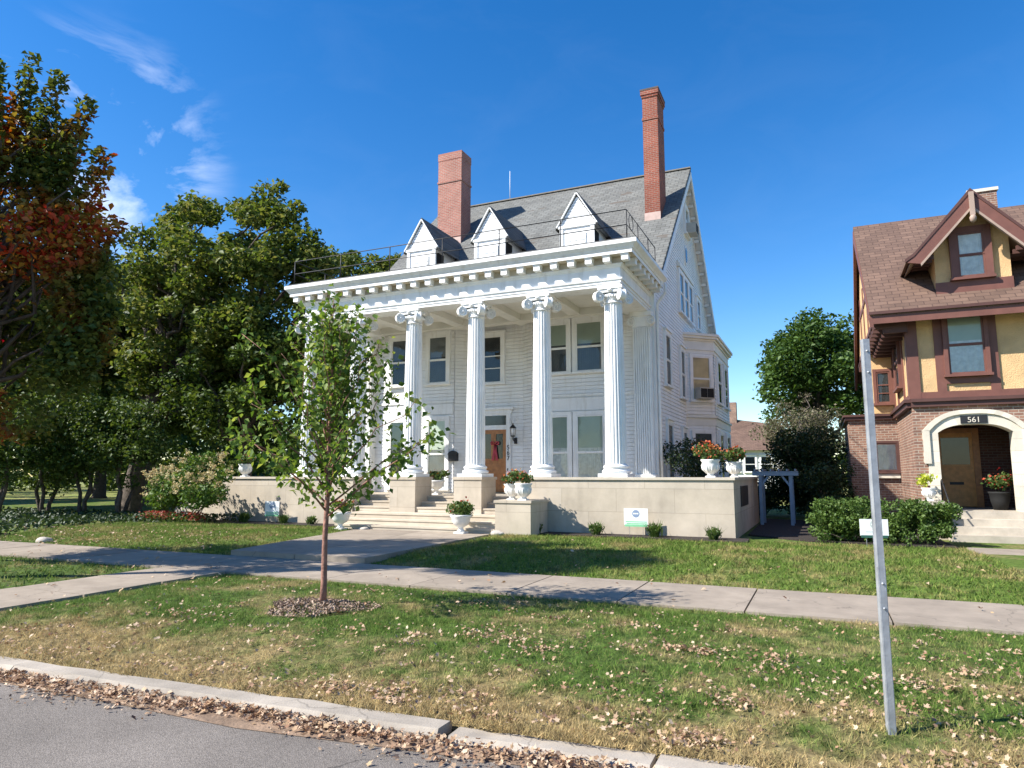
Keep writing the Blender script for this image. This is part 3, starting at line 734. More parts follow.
# dormers
def dormer(xc):
    yf = 22.55; zb, ze, zp = 8.75, 10.42, 11.72; hw, ov = .58, .80
    yback = 22.0 + (zp-8.28)/k_
    w_ = HB()
    w_.prism([(xc-hw,yf,zb),(xc+hw,yf,zb),(xc+hw,yf,ze),(xc-hw,yf,ze)], (0,2.2,0))
    w_.prism([(xc-hw-.09,yf+.05,ze+.06),(xc+hw+.09,yf+.05,ze+.06),(xc,yf+.05,zp-.18)], (0,2.6,0))
    def gs(z):
        t = (z-ze-.06)/(zp-.2-ze-.06); h_ = (hw+.09)*(1-t); return ((xc-h_,yf+.05),(xc+h_,yf+.05))
    board_rows(w_, ze+.06, zp-.24, gs, (0,-1), .10)
    o = w_.build('dormer', M['siding'], house)
    t_ = MB()
    t_.box(xc-hw-.12, xc+hw+.12, yf-.05, yf+.018, ze-.05, ze+.05)
    for s_ in (-1, 1):
        t_.box(xc+s_*hw-.07, xc+s_*hw+.07, yf-.03, yf-.002, zb, ze-.051)
        t_.beam((xc+s_*(ov-.04), yf-.022, ze+.0), (xc+s_*.01, yf-.022, zp-.09), .04, .10, (0,-1,0))
    t_.build('dormer_trim', M['white'], o)
    r_ = MB()
    for s_ in (-1, 1):
        r_.prism([(xc,yf-.05,zp),(xc+s_*ov,yf-.05,ze-.03),(xc+s_*ov,yf-.05,ze-.08),(xc,yf-.05,zp-.05)], (0,yback-yf+.08,0))
    r_.build('dormer_roof', M['roof'], o)
    sv = MB(); sv.box(xc-.34, xc+.34, yf-.03, yf-.003, zb+.35, ze-.30)
    for q in range(6): sv.box(xc-.30, xc+.30, yf-.045, yf-.031, zb+.42+q*.14, zb+.50+q*.14)
    sv.build('shutter', M['white'], o)
    for s_ in (-1, 1):
        sp = MB(); sp.box(xc+s_*(hw+.003)-.002, xc+s_*(hw+.003)+.002, yf+.18, yf+.75, zb+.25, ze-.12); sp.build('side_window', M['black'], o)
for xc in (-14.0, -11.0, -7.55): dormer(xc)
# vent stubs on the portico roof
for (x, y, h) in ((-6.9+.95, 20.9, .55), (-10.1, 21.2, .6), (-15.3, 20.5, .6)):
    b = HB(); b.lathe([(.07,0),(.07,h),(.085,h),(.085,h+.05),(.02,h+.06)], (x,y,8.05), 12); b.build('vent_pipe', pmat('rusty_pipe', (.20,.10,.075), .8), house)

# ---- portico
EX0, EX1, EY = -16.1, -4.93, 18.47
S2 = 1.0
path = [(EX0,22.19,-1.3,0),(EX0,EY,-1.3,-1),(EX1,EY,1.3,-1),(EX1,22.19,1.3,0)]
b = HB()
prof = [(-.62,6.9),(0,6.9),(0,6.98),(.02,6.985),(.02,7.06),(.05,7.065),(.06,7.115),(.01,7.12),(.01,7.42),(.03,7.43),(.05,7.49),(.07,7.50),(.07,7.53),
        (.06,7.705),(.34,7.71),(.34,7.82),(.36,7.825),(.38,7.87),(.43,7.93),(.45,7.955),(.46,7.96),(.46,8.07),(-.62,8.08)]
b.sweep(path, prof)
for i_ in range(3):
    for q_ in (12, 13): b.mi[i_*len(prof)+q_] = 1      # soffit boards, mottled tan
ent = b.build('entablature', [M['white'], pmat('tan_soffit', (.50, .44, .33), .7, .28, 2.2)], house)
# modillion blocks under the cornice: one mesh, copied
mb_ = MB(); mb_.box(-.10, .10, -.23, 0, -.175, -.002); mb_.box(-.115, .115, -.25, 0, -.035, -.0021)
m0 = mb_.build('modillion', M['white'], ent)
spots = []
n_ = 23
for i in range(n_): spots.append((EX0-.22+(EX1-EX0+.44)*i/(n_-1), EY-.065, 0))
for i in range(1, 8): spots.append((EX1+.085, EY-.22+.535*i, R(90)))
for i in range(1, 8): spots.append((EX0-.085, EY-.22+.535*i, R(-90)))
for i, (x, y, a) in enumerate(spots):
    o = m0 if i == 0 else m0.copy()
    if i: col.objects.link(o); o.parent = ent
    o.location = (x, y, 7.709); o.rotation_euler = (0, 0, a); o.scale = (1, 1 if a == 0 else 1.35, 1)
# ceiling with crossing beams, and the flat deck above
b = HB(); b.box(EX0+.6, EX1-.6, EY+.6, 22.62, 7.2, 7.26)
COLX = [-5.22, -7.41, -9.60, -11.86, -14.02, -15.98]
for x in COLX[1:-1]: b.box(x-.2, x+.2, EY+.621, 22.6, 6.98, 7.199)
b.box(EX0+.6, EX1-.6, 21.75, 22.19, 6.96, 7.198)
b.build('porch_ceiling', M['cream'], house)
b = HB(); b.box(EX0-.44, EX1+.44, EY-.44, 22.5, 8.081, 8.11); b.build('porch_roof', pmat('deck_felt', (.12,.12,.12), .9), house)
# columns
def fluted(b, r0, r1, z0, z1, nf=20, c=(0,0)):
    ring = []
    prof = []
    for k in range(nf):
        a0 = 2*math.pi*k/nf; da = 2*math.pi/nf
        for fr, dep in ((.0,0),(.14,0),(.24,.055),(.40,.10),(.57,.10),(.74,.055),(.86,0)): prof.append((a0+da*fr, 1-dep))
    n = len(prof); vs = []; fs = []; nz_ = 9
    for j in range(nz_):
        t = j/(nz_-1); r = r0 + (r1-r0)*(t**1.6)
        for a, q in prof: vs.append((c[0]+r*q*math.cos(a), c[1]+r*q*math.sin(a), z0+(z1-z0)*t))
    for j in range(nz_-1):
        for k in range(n): fs.append((j*n+k, j*n+(k+1) % n, (j+1)*n+(k+1) % n, (j+1)*n+k))
    b.add(vs, fs)
def volute(b, c, u, r=.15, th=.10):
    """spiral scroll in the plane spanned by u (horizontal) and z, standing out along the plane's normal"""
    u = Vector(u).normalized(); n = u.cross(Vector((0,0,1))); c = Vector(c)
    vs = []; k = 20
    for s_ in (-1, 1):
        for i in range(k): a = 2*math.pi*i/k; vs.append(c + n*s_*th*.42 + (u*math.cos(a)+Vector((0,0,1))*math.sin(a))*r*.97)
    b.add(vs, [tuple(range(k))[::-1], tuple(range(k,2*k))]+[(i,(i+1)%k,k+(i+1)%k,k+i) for i in range(k)])
    for s_ in (-1, 1):
        pts = []; rad = []
        for i in range(34):
            t = i/33; a = math.pi/2 - s_*0 - t*2*math.pi*2.1; rr = r*(1-.86*t)
            pts.append(c + n*s_*th*.46 + (u*math.cos(a)+Vector((0,0,1))*math.sin(a))*rr); rad.append(.024*(1-.5*t)*r/.15)
        b.tube(pts, rad, 6)
        b.tube([c+n*s_*th*.4, c+n*s_*th*.66], [.035,.03], 10)
def make_column(x, ped):
    c0 = HB(); c0.m = 0; fluted(c0, .295, .25, 1.88, 6.42, c=(x,18.75))
    o = c0.build('column', M['white'], house)
    k = MB(); y = 18.75
    k.box(x-.41, x+.41, y-.41, y+.41, 1.545, 1.64)
    def tor(r, z, h): return [(r-h*.5,z),(r-.01,z+h*.12),(r,z+h*.5),(r-.01,z+h*.88),(r-h*.5,z+h)]
    k.lathe(tor(.40,1.641,.10)+[(.335,1.75),(.33,1.78)]+tor(.36,1.785,.075)+[(.31,1.87),(.295,1.90)], (x,y,0), 32)
    k.build('column_base', M['white'], o)
    k = MB()
    k.lathe([(.252,6.415),(.272,6.425),(.272,6.45),(.252,6.455),(.252,6.52),(.30,6.60),(.31,6.66),(.29,6.70)], (x,y,0), 28)
    k.box(x-.36, x+.36, y-.36, y+.36, 6.815, 6.898); k.box(x-.33, x+.33, y-.33, y+.33, 6.72, 6.8149)
    for sx in (-1, 1):
        for sy in (-1, 1):
            volute(k, (x+sx*.325, y+sy*.325, 6.60), (sx,sy,0), .155, .16)
    for a in (0, 1, 2, 3):
        dx, dy = [(0,-1),(1,0),(0,1),(-1,0)][a]
        k.lathe([(.02,-.05),(.06,-.03),(.07,0),(.05,.04),(.01,.05)], (x+dx*.33,y+dy*.33,6.78), 10)
        for q in (-.14,-.07,0,.07,.14): k.lathe([(.008,-.05),(.03,-.02),(.032,.02),(.012,.05)], (x+dx*.285-dy*q,y+dy*.285+dx*q,6.62), 8)
    k.build('capital', M['white'], o)
    if ped:
        k = MB(); k.box(x-.46, x+.46, 18.24, 19.22, .3, 1.46); k.box(x-.49, x+.49, 18.21, 19.25, 1.46, 1.544); k.build('pedestal', M['stone'], o)
for i, x in enumerate(COLX): make_column(x, i in (2, 3))
# pilasters on the wall ends
def pilaster(x, y):
    p = HB(); w2 = .27
    p.box(x-w2, x+w2, y-.16, y+.13, 1.25, 6.4)
    for q in range(8):
        u = x-w2+.02+q*(2*w2-.04)/7; p.box(u-.02,u+.02,y-.205,y-.161,1.62,6.38)
    for q in range(4):
        for s_ in (-1,1): p.box(min(x+s_*w2,x+s_*(w2+.04)),max(x+s_*w2,x+s_*(w2+.04)),y-.15+q*.075,y-.11+q*.075,1.62,6.38)
    o = p.build('pilaster', M['white'], house)
    k = MB(); k.box(x-.38,x+.38,y-.28,y+.14,.96,1.2501); k.box(x-.36,x+.36,y-.25,y+.135,1.25,1.62); k.build('pilaster_base', M['white'], o)
    k = MB(); k.box(x-.31,x+.31,y-.2,y+.12,6.401,6.55); k.box(x-.36,x+.36,y-.26,y+.14,6.75,6.898); k.box(x-.31,x+.31,y-.21,y+.13,6.551,6.749)
    for sx in (-1,1): volute(k, (x+sx*.32,y-.20,6.58), (1,0,0), .15, .12); volute(k, (x+sx*.30,y-.05,6.58), (0,1,0), .14, .12)
    k.build('capital', M['white'], o)
pilaster(-5.17, 22.06); pilaster(-16.0, 22.06)
# porch floor
b = HB(); b.box(-16.6, -2.4, 19.2, 22.61, .2, .95); b.box(-4.84, -2.4, 22.6, 27, .2, .95); b.build('porch_floor', M['step_stone'], house)

# ---- front door in the shaded back wall
def plane_box(b, x0, x1, z0, z1, y0, y1): b.box(x0, x1, y0, y1, z0, z1)
YD = 22.55
f = HB()
f.box(-11.47,-11.30,YD-.07,YD,.95,3.80); f.box(-10.29,-10.12,YD-.07,YD,.95,3.80); f.box(-11.3,-10.29,YD-.068,YD,3.22,3.38)
f.box(-11.3,-10.29,YD-.068,YD,3.73,3.80); f.box(-11.52,-10.07,YD-.09,YD,3.801,3.93); f.box(-11.6,-9.99,YD-.15,YD,3.931,4.02)
df = f.build('door_frame', M['white'], house)
k = MB(); k.box(-11.30,-10.29,YD-.035,YD-.004,3.38,3.73); k.build('transom', M['darkglass'], df)
d = HB()
d.box(-11.295,-11.17,YD-.05,YD-.005,.99,3.215); d.box(-10.42,-10.295,YD-.05,YD-.005,.99,3.215)
for z0, z1 in ((.99,1.2),(1.62,1.74),(2.05,2.18),(3.07,3.215)): d.box(-11.17,-10.42,YD-.049,YD-.005,z0,z1)
d.box(-11.16,-10.43,YD-.03,YD-.006,1.2,2.06)
d.box(-11.09,-10.5,YD-.042,YD-.03,1.26,1.56); d.box(-11.09,-10.5,YD-.042,YD-.03,1.79,2.0)
d.box(-10.89,-10.70,YD-.052,YD-.006,2.18,3.07)
do = d.build('door', M['wood'], house)
k = MB(); k.box(-11.165,-10.425,YD-.028,YD-.007,2.17,3.08); k.build('door_glass', M['darkglass'], do)
k = MB(); k.tube([(-11.23,YD-.055,1.72),(-11.23,YD-.11,1.75),(-11.23,YD-.11,1.88),(-11.23,YD-.055,1.92)], .014, 8); k.box(-11.26,-11.20,YD-.06,YD-.05,1.66,2.0); k.build('handle', M['iron'], do)
k = HB(); k.box(-11.35,-10.2,22.15,22.55,.951,.97); k.build('door_mat', M['black'], house)
def text_mesh(name, s_, size, loc, mat, parent, n=(0,-1), ext=.006):
    cu = bpy.data.curves.new(name, 'FONT'); cu.body = s_; cu.size = size; cu.extrude = ext; cu.align_x = 'CENTER'
    o = bpy.data.objects.new(name, cu); col.objects.link(o)
    dg = bpy.context.evaluated_depsgraph_get(); me = bpy.data.meshes.new_from_object(o.evaluated_get(dg))
    bpy.data.objects.remove(o); bpy.data.curves.remove(cu)
    me.materials.clear(); me.materials.append(mat)
    o = bpy.data.objects.new(name, me); col.objects.link(o)
    o.rotation_euler = (R(90), 0, 0); o.location = loc
    if parent: 
        o.parent = parent
        if parent is house: o.matrix_parent_inverse = Matrix.Translation(-HO)
    return o
for i, ch in enumerate('567'): text_mesh('house_number', ch, .23, (-10.20, YD-.085, 2.50-i*.19), M['iron'], house)
k = HB(); k.box(-10.235,-10.205,YD-.085,YD-.07,1.75,1.84); k.build('doorbell', M['iron'], house)

# ---- front windows
FW = (0,-1)
for xc in (-8.27, -7.03):
    hwin((xc,22.2,1.12), FW, .95, 2.48, M['white'], curtain='curtain', upper='curtain_green', head=False)
    hwin((xc,22.2,5.08), FW, .93, 1.72, M['white'], curtain='blind_grey', upper='curtain_green')
for x0_, x1_, z_ in ((-8.95,-6.35,3.76),(-13.5,-12.28,3.82)):
    b = HB(); b.box(x0_,x1_,22.115,22.199,z_,4.2); b.build('window_head', M['white'], house)
hwin((-12.93,22.2,1.12), FW, .78, 2.50, M['white'], curtain='blind_grey', upper='curtain_green', head=False)
hwin((-12.93,22.2,4.98), FW, .78, 1.78, M['white'], curtain='room', upper='blind_grey')
hwin((-14.55,22.2,1.12), FW, .85, 2.50, M['white'], curtain='blind_grey', upper='curtain_green', head=False)
hwin((-14.55,22.2,4.98), FW, .85, 1.78, M['white'], curtain='room', upper='blind_grey')
hwin((-10.86,22.6,4.93), FW, .74, 1.74, M['white'], style='triple', curtain='room')
# ---- side wall: bay, windows, gable openings
BX, B1, B2, B3, B4 = -3.87, 27.72, 28.68, 33.3, 34.3
bay = HB()
bay.prism([(XR-.05,B1,.3),(BX,B2,.3),(BX,B3,.3),(XR-.05,B4,.3)], (0,0,6.75))
BP = [(XR,B1),(BX,B2),(BX,B3),(XR,B4)]
for i in range(3):
    A, B = BP[i], BP[i+1]; d_ = Vector((B[0]-A[0],B[1]-A[1],0)).normalized(); n_2 = (d_.y,-d_.x)
    board_rows(bay, .3, 3.55, lambda z,A=A,B=B:(A,B), n_2); board_rows(bay, 4.0, 6.45, lambda z,A=A,B=B:(A,B), n_2)
bo = bay.build('bay', M['siding'], house, fix=False)
def offs(d_):
    s_ = math.sqrt(.5); q = math.tan(R(22.5))
    return [(XR,B1-d_*1.3),(BX+d_,B2-d_*q),(BX+d_,B3+d_*q),(XR,B4+d_*1.3)]
t_ = MB()
for (d_, z0, z1) in ((.065,3.55,3.86),(.13,3.861,3.93),(.065,6.45,6.60),(.10,6.601,6.66),(.068,6.661,6.98),(.12,6.981,7.06),(.22,7.061,7.16),(.28,7.161,7.26)):
    p = offs(d_); t_.prism([(x,y,z0) for x,y in p], (0,0,z1-z0))
t_.build('bay_cornice', M['cream'], bo)
nang = Vector((B2-B1, -(BX-XR), 0)).normalized()
mid = ((XR+BX)/2+.03, (B1+B2)/2+.03)
sq = (nang.x, nang.y)
for (z, h) in ((1.0,2.28),(4.55,1.78)):
    make_window(bo, (mid[0],mid[1],z), sq, .86, h, M['white'], curtain='blind_tan' if z > 3 else 'blind_grey', head=False, cas=.10)
    make_window(bo, (BX,29.95,z), (1,0), 1.15, h, M['white'], curtain='blind_grey', head=False, cas=.14)
    make_window(bo, (BX,32.1,z), (1,0), 1.1, h, M['white'], curtain='blind_grey', head=False, cas=.14)
for (yc, z, wd, h) in ((26.9,4.55,.75,1.85),(26.9,1.05,.75,2.2),(24.1,4.7,.8,1.8),(24.1,1.05,.8,2.3)):
    hwin((XR,yc,z), (1,0), wd, h, M['white'], curtain='room')
for i, yc in enumerate((27.15, 28.2, 29.25)): hwin((XR,yc,7.95), (1,0), .78, 1.62, M['white'], curtain='blind_grey', head=False)
hwin((XR,31.3,8.05), (1,0), .70, 1.35, M['white'], curtain='blind_grey')
b = HB(); b.box(XR+.02,XR+.16,26.55,29.85,9.72,9.86); b.box(XR+.02,XR+.10,26.6,29.8,9.8601,9.98); b.build('window_head', M['cream'], house)
hwin((XR,29.0,11.75), (1,0), .75, 1.15, M['white'], curtain='room', head=False)
b = HB()
vs = [(XR+.02,28.6+.0+.27*math.cos(a),10.75+.42*math.sin(a)) for a in np.linspace(0,2*math.pi,21)[:-1]]
b.prism(vs, (.06,0,0)); ov_ = b.build('oval_window', M['white'], house)
k = MB(); k.prism([(XR+.081,28.6+.19*math.cos(a),10.75+.33*math.sin(a)) for a in np.linspace(0,2*math.pi,21)[:-1]], (.012,0,0)); k.build('pane', M['darkglass'], ov_)
# downspout at the corner
b = HB(); b.tube([(EX1+.54,22.12,7.80),(EX1+.52,22.12,7.5),(EX1+.24,22.2,7.2),(XR+.13,22.30,6.95),(XR+.13,22.30,3.9),(XR+.13,22.30,1.0)], .05, 8); b.build('downspout', M['white'], house)
# roof railing: iron pipes
b = HB(); Z0 = 8.10
rx0, rx1, ry = EX0-.30, EX1+.30, EY-.30
pts_ = [(rx0,ry)] + [(rx0+(rx1-rx0)*i/6,ry) for i in range(1,7)]
for x, y in pts_ + [(rx1,ry+1.3),(rx1,ry+2.6),(rx1,ry+3.6),(rx0,ry+1.6),(rx0,ry+3.4)]: b.tube([(x,y,Z0),(x,y,Z0+.86)], .018, 6)
for zz in (.42, .86):
    b.tube([(rx0,ry+3.6,Z0+zz),(rx0,ry,Z0+zz),(rx1,ry,Z0+zz),(rx1,ry+3.6,Z0+zz)], .016, 6)
b.tube([(rx1,ry+.55*math.sin(a)*.0+.0-.0,Z0+.62+.24*math.sin(a)) if False else (rx1-.0+.24*math.cos(a)*0, ry+.5+.24*math.cos(a), Z0+.64+.22*math.sin(a)) for a in np.linspace(0,2*math.pi,17)], .012, 5)
b.build('roof_railing', M['iron'], house)
b = HB(); b.tube([(-12.9,28.6,14.5),(-12.9,28.6,16.0)], [.018,.012], 6); b.build('antenna', M['white'], house)

# air conditioners in the side windows
def aircon(c, n, label):
    t = thing('air_conditioner', label, 'air conditioner', c)
    r, nn = frame_axes(n)
    t.rotation_euler = (0,0,math.atan2(nn.y, nn.x)+math.pi/2)   # local -Y is outward
    b = MB(); b.box(-.33,.33,-.42,.05,0,.44); b.build('casing', M['acmetal'], t)
    g = MB()
    for i in range(2): g.box(-.30+i*.31,-.01+i*.31,-.432,-.421,.04,.40)
    g.build('grille', M['black'], t)
aircon((mid[0]+.02, mid[1]-.01, 4.60), sq, 'beige air conditioner jutting from the bay window of the white house')
aircon((XR+.09, 29.0, 11.75), (1,0), 'grey air conditioner high in the gable of the white house')
# ------------------------------------------------------------------ terrace walls and steps
def terrace(pts, label, name='terrace_wall'):
    """pts: plan of a wall's outer line, walked with thickness inside"""
    t = thing(name, label, 'wall', (pts[0][0], pts[0][1], 0))
    return t
tw = thing('terrace_wall', 'long tan limestone terrace wall right of the entrance steps', 'wall', (-5.1,18.24,0))
b = MB(); x0 = -5.1
b.box(-8.05-x0, -2.07-x0, 0, .40, -.15, 1.47); b.box(-2.47-x0, -2.07-x0, .401, 7.0, -.15, 1.47); b.box(-8.05-x0,-7.65-x0,.401,1.0,-.15,1.47)
b.build('wall_body', M['stone'], tw)
b = MB(); b.box(-8.09-x0, -2.03-x0, -.045, .44, 1.471, 1.54); b.box(-2.51-x0, -2.03-x0, .441, 7.05, 1.471, 1.54); b.build('coping', M['stone_cap'], tw)
b = MB(); b.box(-2.069-x0,-2.05-x0,1.5,3.4,.75,1.3); b.build('vent_panel', M['iron'], tw)
tw2 = thing('terrace_wall', 'tan limestone terrace wall left of the steps, dappled with tree shade', 'wall', (-18,18.24,0)); x0 = -18
b = MB(); b.box(-21.6-x0, -13.72-x0, 0, .40, -.15, 1.47); b.box(-14.12-x0,-13.72-x0,.401,1.0,-.15,1.47); b.box(-21.6-x0,-21.2-x0,.401,6,-.15,1.47); b.build('wall_body', M['stone'], tw2)
b = MB(); b.box(-21.64-x0, -13.68-x0, -.045, .44, 1.471, 1.54); b.box(-21.64-x0,-21.16-x0,.441,6.05,1.471,1.54); b.build('coping', M['stone_cap'], tw2)
# floor behind the wall's left end
st = thing('entrance_steps', 'wide pale stone steps up to the columned porch of the white house', 'steps', (-10.9,17,0)); ox, oy = -10.9, 17
def stepbox(b, x0, x1, y0, y1, z0, z1):
    b.box(x0-ox, x1-ox, y0-oy, y1-oy, z0, z1-.05); b.box(x0-ox-.012, x1-ox+.012, y0-oy-.022, y1-oy, z1-.0499, z1)
b = MB()
for i in range(3): stepbox(b, -13.35+.12*0, -8.1, 16.95+.36*i, 19.3, .16*i-(.2 if i == 0 else 0), .16*(i+1)-.003*i)
for i in range(3): stepbox(b, -13.70, -8.07, 18.3+.34*i, 19.6, .48+.157*i, .48+.157*(i+1)-.002)
b.build('stair_flight', M['step_stone'], st)
b = MB(); b.box(-8.08-ox,-7.05-ox,16.95-oy,18.2-oy,-.2,.86); b.box(-8.11-ox,-7.02-ox,16.92-oy,18.2-oy,.861,.93); b.build('cheek_block', M['stone'], st)

# ------------------------------------------------------------------ urns, lamp, mailbox, bow
def plant_in(t, rng, z, r, h, nleaf, mats, nfl, flmat, lsize=.09, fsize=.06):
    bl = [(np.array([rng.normal()*r*.4, rng.normal()*r*.4, z+h*(.25+.5*rng.random())]), r*.5) for _ in range(8)]
    leaf_mesh('foliage', fill_blobs(rng, bl, nleaf), lsize, mats, t, rng, .2)
    if nfl:
        P = fill_blobs(rng, bl, nfl, .9, .8); P[:,2] += h*.12
        leaf_mesh('blossom', P, fsize, flmat, t, rng, .6, .95)
def urn(loc, label, s=1.0, shape='tall', leaf='green', nfl=90, fl='redfl', seed=1, h=.42, r=.30, nleaf=420):
    t = thing('planter_urn', label, 'planter', loc, 0)
    b = MB()
    if shape == 'tall':
        b.box(-.15*s,.15*s,-.15*s,.15*s,0,.05*s)
        b.lathe([(.13*s,.051*s),(.075*s,.10*s),(.065*s,.15*s),(.10*s,.18*s),(.19*s,.23*s),(.245*s,.33*s),(.255*s,.41*s),(.30*s,.46*s),(.30*s,.50*s),(.25*s,.49*s),(.22*s,.44*s)], (0,0,0), 20); top = .46*s
    else:
        b.box(-.14*s,.14*s,-.14*s,.14*s,0,.04*s)
        b.lathe([(.13*s,.041*s),(.09*s,.09*s),(.14*s,.13*s),(.23*s,.24*s),(.26*s,.36*s),(.24*s,.44*s),(.28*s,.49*s),(.28*s,.52*s),(.23*s,.51*s),(.2*s,.46*s)], (0,0,0), 20); top = .48*s
        for k in range(10):
            a = 2*math.pi*k/10; b.tube([(.13*s*math.cos(a),.13*s*math.sin(a),.12*s),(.235*s*math.cos(a),.235*s*math.sin(a),.24*s),(.262*s*math.cos(a),.262*s*math.sin(a),.36*s)], [.012*s,.022*s,.012*s], 5)
    b.build('urn', M['urn'], t)
    plant_in(t, np.random.default_rng(seed), top, r, h, nleaf, M[leaf], nfl, M[fl])
    return t
urn((-8.95,17.0-.35,.046), 'white urn of dark trailing greenery on the walk before the steps', 1.0, 'tall', 'green', 40, 'redfl', 11, .34, .44, 760)
urn((-12.85,16.55,.03), 'white urn with red flowers on the ground left of the steps', 1.0, 'tall', 'green', 120, 'redfl', 12, .40, .30, 300)
urn((-7.80,17.45,.93), 'white urn with pale and orange flowers, left one on the stone block', .82, 'bowl', 'green', 110, 'orangefl', 13, .42, .28, 420)
urn((-7.36,17.2,.93), 'white fluted urn with coral flowers, right one on the stone block', .86, 'bowl', 'green', 110, 'orangefl', 14, .38, .27, 380)
urn((-11.8,20.2,.95), 'white urn of green foliage on the porch between two pedestals', .95, 'tall', 'green', 30, 'redfl', 15, .36, .32, 520)
urn((-2.65,18.5,1.54), 'large white urn overflowing with red and orange flowers on the terrace wall', .88, 'bowl', 'green', 230, 'orangefl', 16, .52, .40, 620)
urn((-2.22,19.9,1.54), 'smaller white urn with red flowers at the back of the terrace wall', .8, 'bowl', 'green', 130, 'redfl', 17, .45, .34, 420)
urn((-18.5,18.45,1.54), 'white urn of dark red foliage on the left terrace wall under the trees', .85, 'bowl', 'green', 60, 'redfl', 18, .4, .36, 420)
t = thing('mailbox', 'small black metal mailbox on the white porch wall', 'mailbox', (-12.22,22.12,2.1))
b = MB(); b.box(-.17,.17,-.10,.06,0,.24); b.build('box', M['iron'], t)
b = MB(); b.prism([(-.19,-.13,.241),(.19,-.13,.241),(.12,-.13,.33),(0,-.13,.38),(-.12,-.13,.33)], (0,.19,0)); b.build('lid', M['iron'], t)
t = thing('wall_lantern', 'black wall lantern with scrolled bracket beside the wooden front door', 'lantern', (-9.93,22.42,3.0))
b = MB(); b.tube([(0,.1,-.18),(0,-.02,-.22),(0,-.12,-.16),(0,-.14,-.06)], .022, 8); b.box(-.05,.05,.06,.13,-.3,-.08); b.build('bracket', M['iron'], t)
b = MB(); b.lathe([(.05,-.06),(.10,-.04),(.09,-.02)], (0,-.14,0), 8); b.lathe([(.13,.24),(.10,.29),(.03,.36),(.012,.42)], (0,-.14,0), 8)
for k in range(4):
    a = math.pi/4+k*math.pi/2; b.tube([(.08*math.cos(a),-.14+.08*math.sin(a),-.03),(.11*math.cos(a),-.14+.11*math.sin(a),.25)], .008, 5)
b.build('cage', M['iron'], t)
b = MB(); b.lathe([(.05,-.02),(.075,.22),(.07,.235)], (0,-.14,0), 10); b.build('lamp_glass', M['sign'], t)
b = MB()
for s_ in (-1, 1): b.tube([(s_*.02,-.10,.45),(s_*.12,-.10,.50),(s_*.16,-.10,.60),(s_*.09,-.10,.66),(s_*.05,-.10,.60),(s_*.09,-.10,.56)], .012, 6)
b.build('scroll', M['white'], t)
t = thing('ribbon_bow', 'red ribbon bow with long tails hanging on the wooden front door', 'bow', (-10.72,22.47,2.72))
b = MB()
for s_ in (-1, 1):
    b.tube([(0,0,0),(s_*.09,-.03,.07),(s_*.15,-.02,.05),(s_*.14,-.02,-.03),(0,0,-.01)], [.015,.03,.028,.03,.015], 6)
b.build('loop', M['ribbon'], t)
b = MB()
for s_ in (-1, 1):
    b.prism([(s_*.0-.03,-.012,-.02),(s_*.0+.04,-.012,-.02),(s_*.08+.045,-.012,-.62),(s_*.08,-.012,-.58),(s_*.08-.045,-.012,-.62)], (0,.012,0))
b.build('tail', M['ribbon'], t)

# yard signs
def yard_sign(loc, label, wd, h, leg, emblem, stripe, rz=0):
    t = thing('yard_sign', label, 'yard sign', loc, rz)
    b = MB(); b.box(-wd/2,wd/2,-.006,.006,leg,leg+h); b.build('panel', M['sign'], t)
    b = MB(); c = (0.0, leg+h*.68); r = h*.23
    b.prism([(c[0]+r*math.cos(a),-.0085,c[1]+r*math.sin(a)) for a in np.linspace(0,2*math.pi,29)[:-1]], (0,.0022,0)); b.build('emblem', emblem, t)
    b = MB()
    for i in range(3): b.box(c[0]-r*.72+i*r*.5, c[0]-r*.72+i*r*.5+r*.40, -.0105,-.0088, c[1]-r*.16, c[1]+r*.20)
    b.build('emblem_band', M['sign'], t)
    b = MB()
    if stripe: b.box(-wd*.44,wd*.46,-.009,-.0065,leg+h*.16,leg+h*.22); b.box(-wd*.40,wd*.47,-.009,-.0065,leg+h*.05,leg+h*.11)
    else: b.box(-wd*.30,wd*.30,-.009,-.0065,leg+h*.22,leg+h*.26)
    b.build('stripe', M['signgreen'] if stripe else M['signgrey'], t)
    b = MB(); b.box(-wd*.47,wd*.47,-.0095,.009,leg-.045,leg+.01); b.build('base_strip', M['signgreen'] if stripe else M['signdk'], t)
    for s_ in (-1, 1):
        b = MB(); b.tube([(s_*wd*.28,.012,-.1),(s_*wd*.28,.012,leg+h*.5)], .006, 6); b.build('stake', M['galv'], t)
yard_sign((-4.49,17.9,0), 'white yard sign with blue round emblem and green stripes by the right terrace wall', .62, .42, .32, M['signblue'], True, R(4))
yard_sign((-16.65,17.85,0), 'white and green yard sign below the left terrace wall', .55, .44, .30, M['signblue'], True, R(6))
yard_sign((.96,17.45,0), 'white yard sign with pale emblem in front of the green hedge', .58, .36, .27, M['signgrey'], False, R(12))

# metal post in the verge
t = thing('sign_post', 'bare grey galvanised steel post standing in the leafy verge', 'post', (.30,4.98,-.02), R(20))
b = MB()
b.box(-.015,.015,-.004,.004,-.1,2.50)
for s_ in (-1,1): b.box(s_*.017-.003,s_*.017+.003,-.0045,.030,-.1,2.50); b.box(s_*.021-.003,s_*.021+.003,.0301,.034,-.1,2.5)
b.build('post', M['galv'], t)
b = MB(); b.box(-.017,.017,.0045,.012,-.3,1.05)
for s_ in (-1,1): b.box(s_*.021-.003,s_*.021+.003,-.002,.029,-.3,1.05)
b.build('sleeve', M['galv'], t)
b = MB()
for z in (.95, .8, 2.28, 2.42): b.tube([(0,-.012,z),(0,.016,z)], .007, 8)
b.build('bolt', M['galv'], t)

